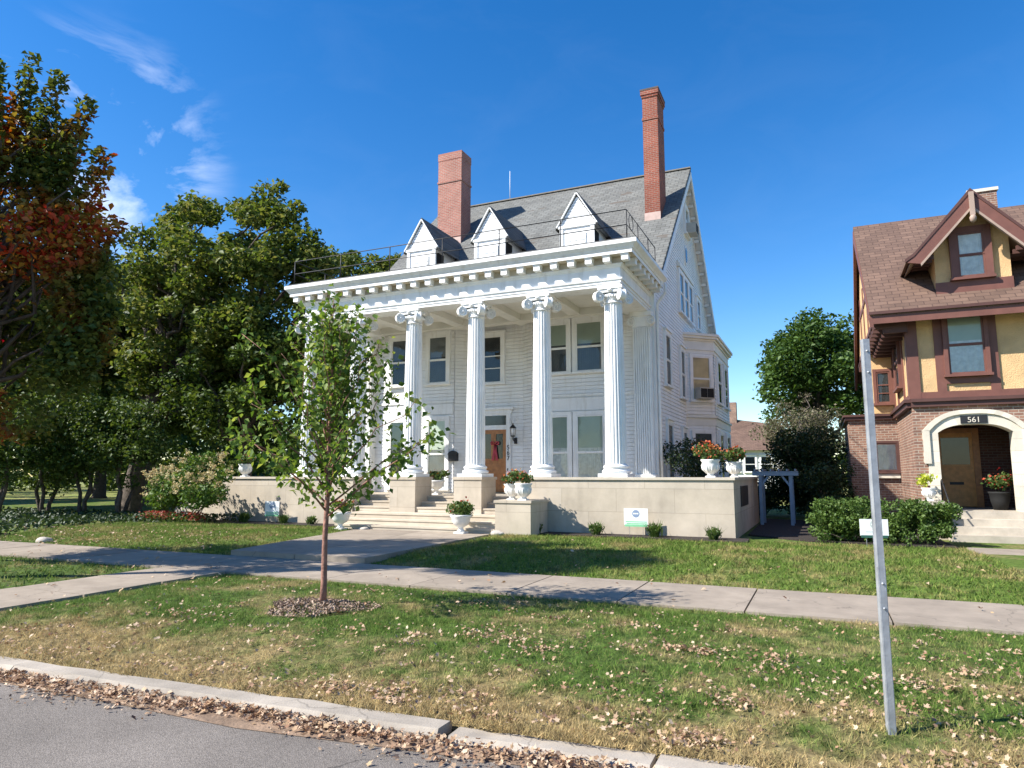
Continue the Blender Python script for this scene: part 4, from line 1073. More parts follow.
# ------------------------------------------------------------------ neighbouring house
nh = thing('house', 'half timbered house of brown brick and ochre stucco with an arched porch', 'house', (7,26,0)); NO = Vector((7,26,0))
def nbuild(b, name, mats, parent=None, fix=True):
    o = MB.build(b, name, mats, None, fix=fix)
    if parent is None: o.parent = nh; o.matrix_parent_inverse = Matrix.Translation(-NO)
    else: o.parent = parent
    return o
NY, WY, NX, WX, ZB = 21.5, 25.8, 2.3, .86, 3.42
AC, AHW, AZ0, AZS, AZP = 3.68, .83, .68, 2.72, 2.93     # porch arch: centre, half width, sill, springing, crown
NXR = 12.5
def arch_pts(hw, zs, zp, n=14):
    """shallow pointed arch outline from left springing to right springing"""
    out = []
    for i in range(n+1):
        u = -1+2*i/n; out.append((AC+u*hw, zs+(zp-zs)*(1-abs(u)**3.0)))
    return out
b = MB(); TH = .45
# brick front with the arch cut out: piers + spandrel strips
b.box(NX, AC-AHW-.2, NY, NY+TH, -.1, ZB); b.box(AC+AHW+.2, NXR, NY, NY+TH, -.1, ZB)
ap = arch_pts(AHW+.2, AZS, AZP+.2)
for i in range(len(ap)-1):
    (xa, za), (xb, zb) = ap[i], ap[i+1]
    b.prism([(xa,NY,za),(xb,NY,zb),(xb,NY,ZB),(xa,NY,ZB)], (0,TH,0))
b.box(AC-AHW-.2, AC+AHW+.2, NY, NY+TH, -.1, AZ0-.16)
b.box(NX, NX+.35, NY+TH+.001, WY-.001, -.1, ZB); b.box(WX, NX+.35, WY, WY+4.5, -.1, ZB)
nbuild(b, 'brick_wall', M['brick_brown'])
b = MB(); b.box(NX+.351, NXR, NY+2.3, NY+2.6, -.1, ZB); b.box(5.6, 5.9, NY+TH+.001, NY+2.299, -.1, ZB); nbuild(b, 'porch_wall', masonry('shade_painted_brick', (.12,.055,.04), (.08,.038,.03), (.13,.10,.085), .22, .078, .010))  # brown brick again, its colour darkened to imitate the porch's shade
# porch inside: floor and ceiling
b = MB(); b.box(NX+.36, 5.6, NY+.02, NY+2.29, .3, AZ0); nbuild(b, 'porch_floor', M['oldstep'])
b = MB(); b.box(NX+.36, 5.6, NY+TH+.01, NY+2.29, 3.2, 3.4); nbuild(b, 'porch_ceiling', M['trim_dark'])
# stone arch surround with quoins
b = MB(); o_ = arch_pts(AHW+.26, AZS, AZP+.30); i_ = arch_pts(AHW, AZS, AZP)
for k in range(len(o_)-1): b.prism([(o_[k][0],NY-.06,o_[k][1]),(o_[k+1][0],NY-.06,o_[k+1][1]),(i_[k+1][0],NY-.06,i_[k+1][1]),(i_[k][0],NY-.06,i_[k][1])], (0,.46,0))
o2 = arch_pts(AHW+.36, AZS+.06, AZP+.38); i2 = arch_pts(AHW+.20, AZS+.05, AZP+.27)
for k in range(len(o2)-1): b.prism([(o2[k][0],NY-.11,o2[k][1]),(o2[k+1][0],NY-.11,o2[k+1][1]),(i2[k+1][0],NY-.11,i2[k+1][1]),(i2[k][0],NY-.11,i2[k][1])], (0,.1,0))
for s_ in (-1, 1):
    z = .42; q = 0
    while z < AZS-.01:
        z1 = min(z+.30, AZS); wq = .36 if q % 2 else .27
        xa, xb = AC+s_*AHW, AC+s_*(AHW+wq)
        b.box(min(xa,xb), max(xa,xb), NY-.06, NY+.4, z+.004, z1); z = z1; q += 1
    b.box(min(AC+s_*(AHW+.2),AC+s_*(AHW+.36)), max(AC+s_*(AHW+.2),AC+s_*(AHW+.36)), NY-.11, NY-.061, 1.9, AZS+.06)
arch = nbuild(b, 'arch', M['arch'])
k = MB(); k.box(AC-.30,AC+.30,NY-.075,NY-.061,2.945,3.155); k.build('number_plate', M['iron'], arch)
text_mesh('house_number', '561', .20, (AC-.0, NY-.082, 2.975), M['arch'], arch, ext=.004)
# door deep in the porch
YN = NY+2.3
b = MB(); x0, x1 = 2.95, 4.15
b.box(x0,x0+.16,YN-.09,YN-.002,AZ0,2.95); b.box(x1-.16,x1,YN-.09,YN-.002,AZ0,2.95); b.box(x0+.16,x1-.16,YN-.089,YN-.002,2.82,2.95)
dfr = nbuild(b, 'door_frame', M['wood'])
b = MB(); b.box(x0+.16,x1-.16,YN-.05,YN-.003,AZ0+.02,2.82)
for (u0,u1,v0,v1) in ((x0+.26,x0+.55,.95,1.25),(x0+.65,x1-.26,.95,1.25),(x0+.26,x1-.26,1.4,1.75)): b.box(u0,u1,YN-.062,YN-.051,v0,v1)
dr = nbuild(b, 'door', M['wood_light'])
k = MB(); k.box(x0+.25,x1-.25,YN-.064,YN-.051,1.90,2.68); k.build('door_glass', M['darkglass'], dr)
k = MB(); k.box(x0+.40,x0+.75,YN-.07,YN-.063,1.32,1.40); k.build('mail_slot', M['iron'], dr)
# steps with side walls
b = MB()
b.box(2.75,5.3,NY-.35,NY+.01,-.1,AZ0-.005)
for i in range(3): b.box(2.75+.0,5.6,NY-.35-.42*(3-i),NY-.351-.42*(2-i),-.1,.17*(i+1)-.01)
nbuild(b, 'porch_step', M['oldstep'])
b = MB(); b.box(2.2,2.74,NY-1.1,NY-.07,-.1,.95); nbuild(b, 'cheek_block', M['oldstep'])
b = MB()
for x in (2.82, 4.75):
    b.tube([(x,NY-.15,AZ0),(x,NY-.15,AZ0+.75),(x,NY-.25,AZ0+.80),(x,NY-1.25,AZ0+.20),(x,NY-1.25,.2)], .02, 6)
nbuild(b, 'handrail', M['iron'])
# wing window with stone sill
f = make_window(None, (1.93,WY,1.72), FW, .62, .92, M['trim_dark'], style='single', curtain='curtain', head=False, cas=.07); f.parent = nh; f.matrix_parent_inverse = Matrix.Translation(-NO)
b = MB(); b.box(1.42,2.28,WY-.12,WY-.001,1.50,1.64); nbuild(b, 'window_sill', M['arch'])
# band between storeys
b = MB()
b.box(NX-.02,NXR,NY-.10,NY+.05,ZB,ZB+.13); b.box(NX-.02,NXR,NY-.16,NY-.02,ZB+.131,ZB+.22)
b.box(NX-.12,NX+.05,NY+.051,WY-.15,ZB,ZB+.13); b.box(NX-.18,NX-.02,NY-.019,WY-.15,ZB+.131,ZB+.22)
b.box(WX-.10,NX-.13,WY-.12,WY+4.6,ZB,ZB+.10); b.box(WX-.16,NX-.19,WY-.18,WY+4.6,ZB+.101,ZB+.17)
nbuild(b, 'belt_course', M['trim_dark'])
# upper storey stucco
ZT = 6.15
b = MB(); b.box(NX, NXR, NY+.02, 31, ZB+.01, ZT); b.box(1.66, NX-.001, WY, 31, ZB+.2, 5.6)
nbuild(b, 'stucco_wall', M['stucco'])
# timbering on the front and the side
b = MB()
def tim(x0, x1, z0, z1, y=NY, d=.045): b.box(x0, x1, y+.02-d, y+.021, z0, z1)
tim(NX-.045, NX+.24, ZB+.22, ZT, d=.05)
tim(NX+.24, NXR, ZB+.221, ZB+.40)
for xa in (2.93, 4.14): tim(xa, xa+.22, ZB+.40, ZT)
tim(3.15, 4.14, 4.02, 4.18); tim(3.15, 4.14, 5.93, ZT)
for xa in (5.55, 6.75, 9.2): tim(xa, xa+.22, ZB+.40, ZT)
for (ya, yb) in ((NY+.03,NY+.25),(NY+1.25,NY+1.4),(NY+2.95,NY+3.1),(WY-.22,WY-.02)): b.box(NX-.045,NX+.002,ya,yb,ZB+.22,ZT)
b.box(NX-.044,NX+.001,NY+.25,WY-.22,ZB+.221,ZB+.36)
nbuild(b, 'timber_frame', M['trim'])
def nwin(*a, **k):
    f = make_window(None, *a, **k); f.parent = nh; f.matrix_parent_inverse = Matrix.Translation(-NO); return f
nwin((3.645,NY+.02,4.26), FW, .84, 1.60, M['trim'], curtain='curtain', upper='curtain_green', head=False, cas=.10, proud=.07)
nwin((6.26,NY+.02,4.26), FW, .84, 1.60, M['trim'], curtain='curtain', upper='curtain_green', head=False, cas=.10, proud=.07)
nwin((NX,NY+2.2,4.2), (-1,0), 1.2, 1.6, M['trim'], curtain='blind_grey', head=False, cas=.10)
nwin((1.97,WY,3.95), FW, .40, 1.05, M['trim'], style='triple', curtain='room', head=False, cas=.09)
# main roof
EYN, EZN, RYN, RZN, RXL = 20.85, 6.02, 25.9, 10.15, 1.40
kn = (RZN-EZN)/(RYN-EYN)
b = MB()
b.prism([(RXL,EYN,EZN),(RXL,RYN,RZN),(RXL,RYN,RZN-.16),(RXL,EYN,EZN-.12)], (NXR+.6-RXL,0,0))
b.prism([(RXL,RYN,RZN),(RXL,31.6,RZN-5.7*kn),(RXL,31.6,RZN-5.7*kn-.16),(RXL,RYN,RZN-.16)], (NXR+.6-RXL,0,0))
nroof = nbuild(b, 'roof', M['roof_brown'])
b = MB()   # bargeboards, fascia, gutter
for (ya, za, yb, zb) in ((EYN,EZN-.125,RYN,RZN-.165),(31.6,RZN-5.7*kn-.165,RYN,RZN-.165)):
    b.prism([(RXL-.02,ya,za),(RXL-.02,yb,zb),(RXL-.02,yb,zb-.42),(RXL-.02,ya,za-.30)], (.09,0,0))
b.box(RXL+.071, NXR+.6, EYN-.0, EYN+.05, EZN-.34, EZN-.122)
nbuild(b, 'bargeboard', M['trim'])
b = MB(); b.box(RXL-.03, NXR+.6, EYN-.07, EYN-.005, EZN-.09, EZN-.01); nbuild(b, 'gutter', M['trim_dark'])
b = MB(); b.box(RXL+.09, NXR, EYN+.06, 31.2, EZN-.20, EZN-.14); nbuild(b, 'soffit', M['trim_dark'])
b = MB(); b.box(1.50, NX-.0, -.085, .085, 0, .20); b.box(1.72, NX, -.07, .07, -.13, -.001)
rt = nbuild(b, 'bracket', M['trim_dark'])
for i in range(15):
    o = rt if i == 0 else rt.copy()
    if i: col.objects.link(o)
    o.location = (0, EYN+.45+i*.62, EZN-.42)
b = MB(); b.prism([(1.56,EYN+.35,EZN-.13),(1.56,30.95,EZN-.13),(1.56,25.9,9.72)], (.5,0,0)); nbuild(b, 'gable', M['stucco'])
b = MB()
for (ya, yb) in ((24.0,24.18),(25.8,25.98),(27.6,27.78)): b.box(1.53,1.57,ya,yb,EZN-.1,EZN+1.9)
b.box(1.525,1.571,22.2,29.6,EZN-.13,EZN+.06); b.box(1.528,1.572,23.6,28.2,EZN+1.2,EZN+1.36)
nbuild(b, 'gable_timber', M['trim'])
# big front dormer
DX, DHW, DYF = 3.95, .86, 21.45
DP, DE, DOV = 9.15, 7.35, 1.60
b = MB()
b.prism([(DX-DHW,DYF,6.4),(DX+DHW,DYF,6.4),(DX+DHW,DYF,8.05),(DX,DYF,8.95),(DX-DHW,DYF,8.05)], (0,4,0))
dm = nbuild(b, 'dormer', M['stucco'])
k = MB(); k.box(DX-DHW-.02,DX+DHW+.02,DYF-.05,DYF-.002,6.4,6.78); k.box(DX-DHW-.01,DX+DHW+.01,DYF-.045,DYF-.002,6.0,6.39) ; k.build('dormer_trim', M['trim'], dm)
f = make_window(None, (DX-.02,DYF,6.86), FW, .62, 1.22, M['trim'], curtain='curtain', head=False, cas=.17, proud=.05); f.parent = dm
k = MB()   # leaded diamonds of the upper sash
for s_ in (-1, 1):
    for q in range(-2, 4):
        a0 = (DX-.02-.27, 7.52+q*.2); pts2 = []
        for u in (0, .54):
            z = 7.50+q*.18+(u if s_ > 0 else .54-u)*.9; pts2.append((DX-.29+u, z))
        # clip to the sash
        (xa, za), (xb, zb) = pts2
        lo, hi = 7.50, 8.03; 
        def cl(xa, za, xb, zb, L_):
            t = (L_-za)/(zb-za) if zb != za else 0; return (xa+(xb-xa)*t, L_)
        if (za < lo and zb < lo) or (za > hi and zb > hi): continue
        if za < lo: xa, za = cl(xa,za,xb,zb,lo)
        if zb < lo: xb, zb = cl(xa,za,xb,zb,lo)
        if za > hi: xa, za = cl(xa,za,xb,zb,hi)
        if zb > hi: xb, zb = cl(xa,za,xb,zb,hi)
        k.tube([(xa,DYF-.026,za),(xb,DYF-.026,zb)], .006, 4)
k.build('leading', M['soffit'], dm)
k = MB(); yr0 = DYF-.55
ybk = EYN+(DP-EZN)/kn
for s_ in (-1, 1):
    k.prism([(DX,yr0,DP),(DX+s_*(DOV-.22),yr0,DE+.20),(DX+s_*DOV,yr0,DE+.06),(DX+s_*DOV,yr0,DE-.04),(DX+s_*(DOV-.22),yr0,DE+.09),(DX,yr0,DP-.11)], (0,ybk-yr0+.1,0))
k.build('dormer_roof', M['roof_brown_side'], dm)
k = MB(); k2 = MB(); kd = MB()
for s_ in (-1, 1):
    kd.prism([(DX,yr0-.05,DP-.02),(DX+s_*(DOV-.2),yr0-.05,DE+.19),(DX+s_*(DOV+.02),yr0-.05,DE+.04),(DX+s_*(DOV+.02),yr0-.05,DE-.05),(DX+s_*(DOV-.2),yr0-.05,DE+.10),(DX,yr0-.05,DP-.13)], (0,.049,0))
    k.prism([(DX,yr0-.03,DP-.135),(DX+s_*(DOV-.2),yr0-.03,DE+.095),(DX+s_*(DOV-.02),yr0-.03,DE-.055),(DX+s_*(DOV-.34),yr0-.03,DE-.12),(DX,yr0-.03,DP-.50)], (0,.06,0))
    k2.prism([(DX,yr0-.045,DP-.50),(DX+s_*(DOV-.34),yr0-.045,DE-.12),(DX+s_*(DOV-.36),yr0-.045,DE-.18),(DX,yr0-.045,DP-.58)], (0,.09,0))
    k2.prism([(DX+s_*DHW,yr0+.04,7.96),(DX+s_*(DOV-.1),yr0+.04,DE-.05),(DX+s_*(DOV-.1),yr0+.04,DE-.09),(DX+s_*DHW,yr0+.04,7.9)], (0,1.4,0))
k2.box(DX-.055,DX+.055,yr0-.12,yr0-.051,DP-.78,DP-.14)
k.build('bargeboard', M['trim'], dm); kd.build('roof_edge', M['trim_dark'], dm); k2.build('bargeboard_moulding', M['soffit'], dm)
k = MB(); k.lathe([(.02,-.2),(.07,-.15),(.085,-.06),(.05,0)], (DX,yr0-.085,DP-.78), 10); k.build('pendant', M['soffit'], dm)
for s_ in (-1, 1):
    for q in range(4):
        k = MB(); k.box(DX+s_*(DHW+.28)-.22, DX+s_*(DHW+.28)+.22, DYF-.4+q*.35, DYF-.32+q*.35, DE+.02, DE+.14); k.build('rafter_tail', M['trim_dark'], dm)
# chimney behind the ridge
b = MB(); b.box(5.05,5.85,27.0,27.8,8.5,11.15); nc = nbuild(b, 'chimney', M['brick_brown'])
k = MB(); k.box(5.0,5.9,26.95,27.85,11.151,11.26); k.build('chimney_cap', M['arch'], nc)
# things at the porch
t = urn((2.47,NY-.6,.95), 'pale stone pot of bright lime leaves beside the arched brick porch', .62, 'bowl', 'limeleaf', 0, 'redfl', 31, .42, .26, 160)
t = thing('planter_pot', 'dark pot of red flowers in the shaded arched porch', 'planter', (4.25,NY+.75,AZ0))
b = MB(); b.lathe([(.16,0),(.22,.25),(.24,.42),(.26,.44),(.26,.48),(.2,.47)], (0,0,0), 16); b.build('pot', M['black'], t)
plant_in(t, np.random.default_rng(32), .45, .42, .55, 350, M['green'], 90, M['redfl'], .09, .07)

# ------------------------------------------------------------------ plants by the walls
def shrub(name, label, cat, loc, blobs, n, leaf, mat, seed, group=None, stems=5, flowers=None, up=.3, flat=.85):
    rng = np.random.default_rng(seed); t = thing(name, label, cat, loc, 0, group)
    b = MB()
    for k in range(stems):
        c = blobs[rng.integers(len(blobs))][0]
        b.tube(limb_path(rng, (rng.normal()*.05, rng.normal()*.05, -.05), c, 4, .05), [.022,.018,.014,.010,.006], 5)
    b.build('stem', M['bark'], t)
    bl = [(np.array(p), r) for p, r in blobs]
    leaf_mesh('foliage', fill_blobs(rng, bl, n, flat), leaf, mat, t, rng, up)
    if flowers: flowers(t, rng, bl)
    return t
M['hedge'] = leafmat('hedge_leaf', [(.055, .105, .02), (.085, .15, .03), (.13, .19, .045)], .3)
rr_ = np.random.default_rng(77)
# the clipped hedge: one thing, several plants grown together
bl = []
for i in range(150):
    u = rr_.random()*2.9 - 1.45; bl.append(((u, rr_.uniform(-.5,.5), .16+.78*rr_.random()), .17+.07*rr_.random()))
shrub('hedge', 'thick green hedge before the brown brick house', 'hedge', (1.15,18.75,0), bl, 18000, .075, M['hedge'], 41, stems=14)
def tuft(loc, label, seed, n=60, h=.42, mat='green'):
    rng = np.random.default_rng(seed); t = thing('small_shrub', label, 'shrub', loc)
    V = []; Fc = []
    for k in range(n):
        a = rng.random()*2*math.pi; ln = h*(.6+.5*rng.random()); sp = .25+.6*rng.random()
        d = np.array([math.cos(a)*sp, math.sin(a)*sp, 1.0]); d /= np.linalg.norm(d)
        p0 = np.array([rng.normal()*.05, rng.normal()*.05, -.02]); p1 = p0+d*ln*.55; p2 = p0+d*ln+np.array([math.cos(a),math.sin(a),-.4])*ln*.12*sp
        s_ = np.array([-math.sin(a), math.cos(a), 0])*.018
        o = len(V); V += [p0-s_*.6, p0+s_*.6, p1+s_, p1-s_, p2]; Fc += [(o,o+1,o+2),(o,o+2,o+3),(o+3,o+2,o+4)]
    np_mesh('blades', np.array(V), np.array(Fc), M[mat], t)
    leaf_mesh('foliage', fill_blobs(rng, [(np.array([0,0,h*.4]), h*.45)], 160), .07, M[mat], t, rng, .3)
tuft((-7.15,17.62,.03), 'low spiky shrub beside the stone block with urns', 51, 40, .36)
tuft((-5.55,17.85,.04), 'low spiky shrub midway along the right terrace wall', 52, 70, .42)
tuft((-3.98,17.75,.04), 'bushy low shrub just right of the blue emblem yard sign', 53, 80, .48)
tuft((-2.5,17.6,.04), 'low grassy shrub at the right corner of the terrace wall', 54, 60, .40)
tuft((-16.0,17.7,.05), 'low green shrub just right of the left yard sign', 55, 60, .36)
tuft((-17.6,17.6,.05), 'low green shrub just left of the left yard sign', 56, 70, .45)
tuft((-14.9,17.75,.05), 'low green shrub near the left end of the steps', 57, 60, .34)
# rocks
def rock(loc, r, label, seed):
    rng = np.random.default_rng(seed); bm = bmesh.new(); bmesh.ops.create_icosphere(bm, subdivisions=3, radius=r)
    for v in bm.verts:
        p = np.array(v.co); k = 1+.16*math.sin(p[0]*9/r*.3+seed)+.12*math.cos(p[1]*11/r*.3+seed*2); v.co = Vector((p[0]*k*1.4, p[1]*k, p[2]*k*.62))
    me = bpy.data.meshes.new('boulder'); bm.to_mesh(me); bm.free(); me.materials.append(M['rock'])
    for p in me.polygons: p.use_smooth = True
    o = bpy.data.objects.new('boulder', me); col.objects.link(o); o.location = loc; tag(o, label, 'rock'); return o
rock((-17.0,10.75,.04), .15, 'pale boulder at the edge of the far left lawn by the sidewalk', 1)
rock((-7.95,16.85,.06), .13, 'small dark rock at the foot of the stone block', 3)
rock((-12.2,16.75,.06), .11, 'small dark rock at the left foot of the stone steps', 5)

# hydrangea in bloom left of the terrace
M['hyd'] = leafmat('hydrangea_leaf', [(.05,.10,.018),(.085,.16,.026),(.14,.21,.045)], .3)
M['hydfl'] = leafmat('hydrangea_bloom', [(.50,.44,.22),(.55,.40,.22),(.42,.42,.20),(.58,.50,.30)], .3)
def hydfl(t, rng, bl):
    P = []
    cc = [p for p, r in bl]
    for k in range(170):
        c, r = bl[rng.integers(len(bl))]; d = rng.normal(size=3); d[2] = abs(d[2])*.8; d[1] -= .4; d /= np.linalg.norm(d)
        q = c + d*r*1.25; n = 34
        h = rng.random(n)[:,None]
        P.append(q + d*.26*h + rng.normal(size=(n,3))*(.052*(1.15-h)))
    leaf_mesh('blossom', np.concatenate(P), .052, M['hydfl'], t, rng, .3, .95)
bl = []
for i in range(26):
    a = rr_.random()*2*math.pi; q = math.sqrt(rr_.random())
    bl.append(((1.5*q*math.cos(a), .9*q*math.sin(a), .75+1.0*rr_.random()*(1-.4*q)), .36+.14*rr_.random()))
bl += [((-1.5,0,.9),.3),((.6,.1,2.15),.3),((.1,0,1.95),.35),((1.35,.1,1.6),.3)]
shrub('hydrangea_bush', 'cream flowering hydrangea bush left of the terrace wall', 'bush', (-19.1,16.7,0), bl, 8000, .12, M['hyd'], 61, stems=9, flowers=hydfl)
# red bedding plants below it
rng = np.random.default_rng(62)
fb = thing('flower_bed', 'row of red bedding flowers under the hydrangea bush', 'flower bed', (-19.3,16.25,.03))
P = np.stack([rng.uniform(-1.3,1.3,900), rng.normal(size=900)*.16, .04+.30*rng.random(900)], 1); leaf_mesh('foliage', P, .07, M['green'], fb, rng)
bx = np.sort(rng.uniform(-1.3,1.3,16)); P = np.stack([bx[rng.integers(16,size=620)]+rng.normal(size=620)*.06, rng.normal(size=620)*.14, .16+.24*rng.random(620)], 1); leaf_mesh('blossom', P, .06, M['bedfl'], fb, rng, .4, .9)
# dark bush on the terrace against the side wall
M['dark'] = leafmat('dark_evergreen_leaf', [(.018,.035,.012),(.03,.055,.018),(.045,.075,.022)], .2)
shrub('evergreen_bush', 'dark green bush on the terrace against the white side wall', 'bush', (-3.75,23.6,.95),
      [((rr_.normal()*.45, rr_.normal()*.5, .5+rr_.random()*1.1), .42) for _ in range(14)], 3600, .09, M['dark'], 63)
# pergola in the passage between the houses
t = thing('garden_pergola', 'grey painted timber pergola in the shaded gap between the houses', 'pergola', (-1.4,24.0,0))
for (x, y) in ((-.45,-.4),(.45,-.4),(-.45,.6),(.45,.6)):
    b = MB(); b.box(x-.05,x+.05,y-.05,y+.05,-.05,1.64); b.build('post', M['pergola'], t)
for y in (-.4,.6):
    for y0_, y1_ in ((y-.10,y-.061),(y+.061,y+.10)):
        b = MB(); b.box(-.68,.68,y0_,y1_,1.58,1.72); b.build('beam', M['pergola'], t)
for s_ in (-1,1):
    b = MB(); b.beam((s_*.43,-.4,1.25),(s_*.18,-.4,1.60),.05,.06); b.build('brace', M['pergola'], t)
for i in range(6):
    b = MB(); x = -.6+i*.24; b.box(x-.02,x+.02,-.62,.85,1.7201,1.79); b.build('rafter', M['pergola'], t)

# ------------------------------------------------------------------ trees
M['maple'] = leafmat('maple_leaf', [(.04,.07,.014),(.08,.115,.02),(.15,.17,.035)], .38, clump=[(.36,.035,.022),(.46,.09,.03),(.48,.27,.05),(.20,.16,.035)], cscale=.42)
M['oak'] = leafmat('oak_leaf', [(.04,.07,.013),(.075,.118,.02),(.125,.165,.032),(.20,.205,.055)], .38)
M['oak2'] = leafmat('oak_leaf_dark', [(.035,.065,.012),(.065,.11,.018),(.11,.15,.03)], .3)
M['green_tree'] = leafmat('street_tree_leaf', [(.035,.075,.016),(.06,.115,.022),(.085,.15,.03)], .3)
M['young'] = leafmat('young_tree_leaf', [(.055,.11,.018),(.095,.17,.028),(.15,.235,.042),(.25,.30,.065)], .45)
M['grey_leaf'] = leafmat('sparse_leaf', [(.16,.13,.085),(.20,.17,.11),(.12,.13,.06),(.10,.11,.045)], .3)

sh = []
for (sx_, sy_, zt_, zb_, r_) in ((1.2,.53,9.35,7.4,.30),(1.75,.75,8.95,7.0,.34),(2.3,1.05,8.45,6.4,.34),(.5,.2,9.2,7.4,.36),(2.75,1.2,7.3,5.2,.42),(3.0,1.3,5.9,4.2,.5),(2.0,.9,7.9,6.2,.42),(-.4,0,9.8,7.8,.4),(1.4,-.3,8.6,6.8,.4),(3.0,1.35,4.3,3.2,.55)):
    for q_ in range(11):
        t_ = q_/10; sh.append(((sx_*.93*(1-.22*t_)+.05*math.sin(q_*2.1), sy_*.93*(1-.22*t_), zt_+.45+(zb_-zt_-.2)*t_), r_*(.55+.6*t_)))
make_tree('maple_tree', 'maple turning red and orange in the verge at the far left edge', 'tree', (-15.0,7.25,0), 10.2, (0,0,5.4), (2.9,3.1,3.8), .16, 40000, .135, M['maple'], 101,
          nblob=70, brad=(.4,.85), fork=.2, nlimb=60, hollow=.3, extra=sh)
make_tree('added_shade_tree', 'tall slim tree by the kerb, added out of view to shade the lawn', 'tree', (-15.0,4.0,0), 13, (0,0,10.8), (1.6,1.6,2.6), .15, 14000, .16, M['oak'], 114, nblob=40, brad=(.4,.75), fork=.6, nlimb=14, hollow=.2)  # added outside the frame so its crown shadows the upper lawn
make_tree('oak_tree', 'tall spreading oak directly left of the white house', 'tree', (-27.6,21,0), 16, (2.6,2.0,9.0), (6.6,5.2,6.0), .42, 50000, .25, M['oak'], 102,
          nblob=150, brad=(.5,1.05), fork=.28, nlimb=44, hollow=.3, lean=(.5,.3), twig=True, extra=[((5.0,2.0,14.3),.75),((4.2,2.0,13.5),1.0),((5.4,2.0,13.3),1.0),((6.3,1.8,12.8),.9),((7.1,2,11.8),1.0),((6.2,2,11.6),1.1),((7.8,2,10.6),1.1),((8.2,2,9.2),1.2),((3.4,2,13.9),.7),((8.4,1.5,7.6),1.2),((7.6,1,6.2),1.3),((5.8,2,14.6),.4),((7.0,1.8,13.3),.4),((1.0,2,14.2),.8),((-1.0,2,13.6),.9)])
make_tree('oak_tree', 'dark oak behind the hydrangea, second tree row left of the house', 'tree', (-33,26,0), 15, (0,0,8.5), (6.5,5.5,6.0), .42, 38000, .26, M['oak2'], 103, nblob=130, brad=(.6,1.2), fork=.25, nlimb=30, hollow=.35)
make_tree('oak_tree', 'broad green tree rising behind the left end of the portico', 'tree', (-28.0,36,0), 17, (1.0,0,11.0), (8.0,5.5,6.4), .42, 44000, .27, M['oak'], 104, nblob=120, brad=(.6,1.2), fork=.3, nlimb=30, hollow=.35)
make_tree('oak_tree', 'tall green tree rising between the maple and the spreading oak', 'tree', (-36,20,0), 15, (0,0,8.2), (6,5,6.6), .4, 36000, .26, M['oak'], 113, nblob=130, brad=(.5,1.1), fork=.25, nlimb=30, hollow=.35, twig=True)
make_tree('oak_tree', 'shaded tree close to the left terrace wall', 'tree', (-22.5,22.5,0), 10, (0,0,5.6), (4.2,3.4,3.9), .26, 24000, .2, M['oak2'], 105, nblob=70, brad=(.5,1.2), fork=.25, nlimb=20, hollow=.3)
for i, (x, y, h, lab) in enumerate([(-26.9,15.2,5.6,'small multi stemmed tree, leftmost in the shaded bed'),(-27.0,17.0,5.2,'small multi stemmed tree, second from left in the shaded bed'),
                               (-25.6,17.6,5.6,'small multi stemmed tree, third from left in the shaded bed'),(-24.0,17.9,5.2,'small twin stemmed tree, rightmost in the shaded bed')]):
    rng = np.random.default_rng(120+i); t = thing('small_tree', lab, 'tree', (x,y,0), 0, 'small trees in the shaded bed')
    b = MB()
    for k in range(3):
        a = 2*math.pi*k/3+i; b.tube(limb_path(rng, (.08*math.cos(a),.08*math.sin(a),-.05), (.55*math.cos(a),.55*math.sin(a),h*.5), 5, .03), [.085,.075,.065,.055,.045,.03], 7)
    b.build('trunk', M['bark'], t)
    bl2 = blobs_in(rng, (0,0,h*.56), (1.8,1.7,h*.40), 40, .4, .8, .3)
    leaf_mesh('crown', fill_blobs(rng, bl2, 7500), .14, M['oak2'], t, rng)
# far left: more trees closing the view
make_tree('oak_tree', 'large dark tree at the back of the left lawn', 'tree', (-48,34,0), 15, (0,0,8.2), (8,6,6.4), .4, 24000, .34, M['oak2'], 106, nblob=80, brad=(1,2), fork=.25, nlimb=14)
make_tree('oak_tree', 'green tree at the left end of the far left lawn', 'tree', (-52,22,0), 13, (0,0,7.2), (7,6,5.6), .36, 20000, .34, M['oak2'], 107, nblob=70, brad=(1,2), fork=.25, nlimb=14)
# between the houses
make_tree('shade_tree', 'rounded green tree rising behind the gap between the houses', 'tree', (.2,49,0), 12.5, (0,0,8.0), (4.9,4.5,4.3), .35, 22000, .3, M['green_tree'], 108, nblob=70, brad=(.8,1.6), fork=.3, nlimb=14, hollow=.35)
make_tree('bare_tree', 'half bare grey twiggy tree below the green crown between the houses', 'tree', (-1.0,42,0), 6.8, (0,0,3.9), (3.0,2.4,2.7), .15, 7500, .13, M['grey_leaf'], 109, nblob=46, brad=(.45,.9), bark=M['bark_pale'], fork=.2, nlimb=40, hollow=.3, twig=True)
make_tree('evergreen_tree', 'dark evergreen behind the pergola between the houses', 'tree', (-.4,28.2,0), 3.9, (0,0,1.9), (1.9,1.6,1.85), .12, 14000, .12, M['dark'], 110, nblob=40, brad=(.4,.8), fork=.2, nlimb=8, hollow=.2)
shrub('evergreen_bush', 'dark bush beside the brick wing behind the hedge', 'bush', (.15,25.0,0), [((rr_.normal()*.4, rr_.normal()*.5, .35+rr_.random()*1.5), .42) for _ in range(16)], 3600, .10, M['dark'], 64)
shrub('evergreen_bush', 'low dark bushes filling the ground behind the pergola', 'bush', (-2.3,29.5,0), [((rr_.uniform(-1.8,1.8), rr_.normal()*.5, .3+rr_.random()*1.0), .5) for _ in range(34)], 7000, .12, M['dark'], 66, stems=8)
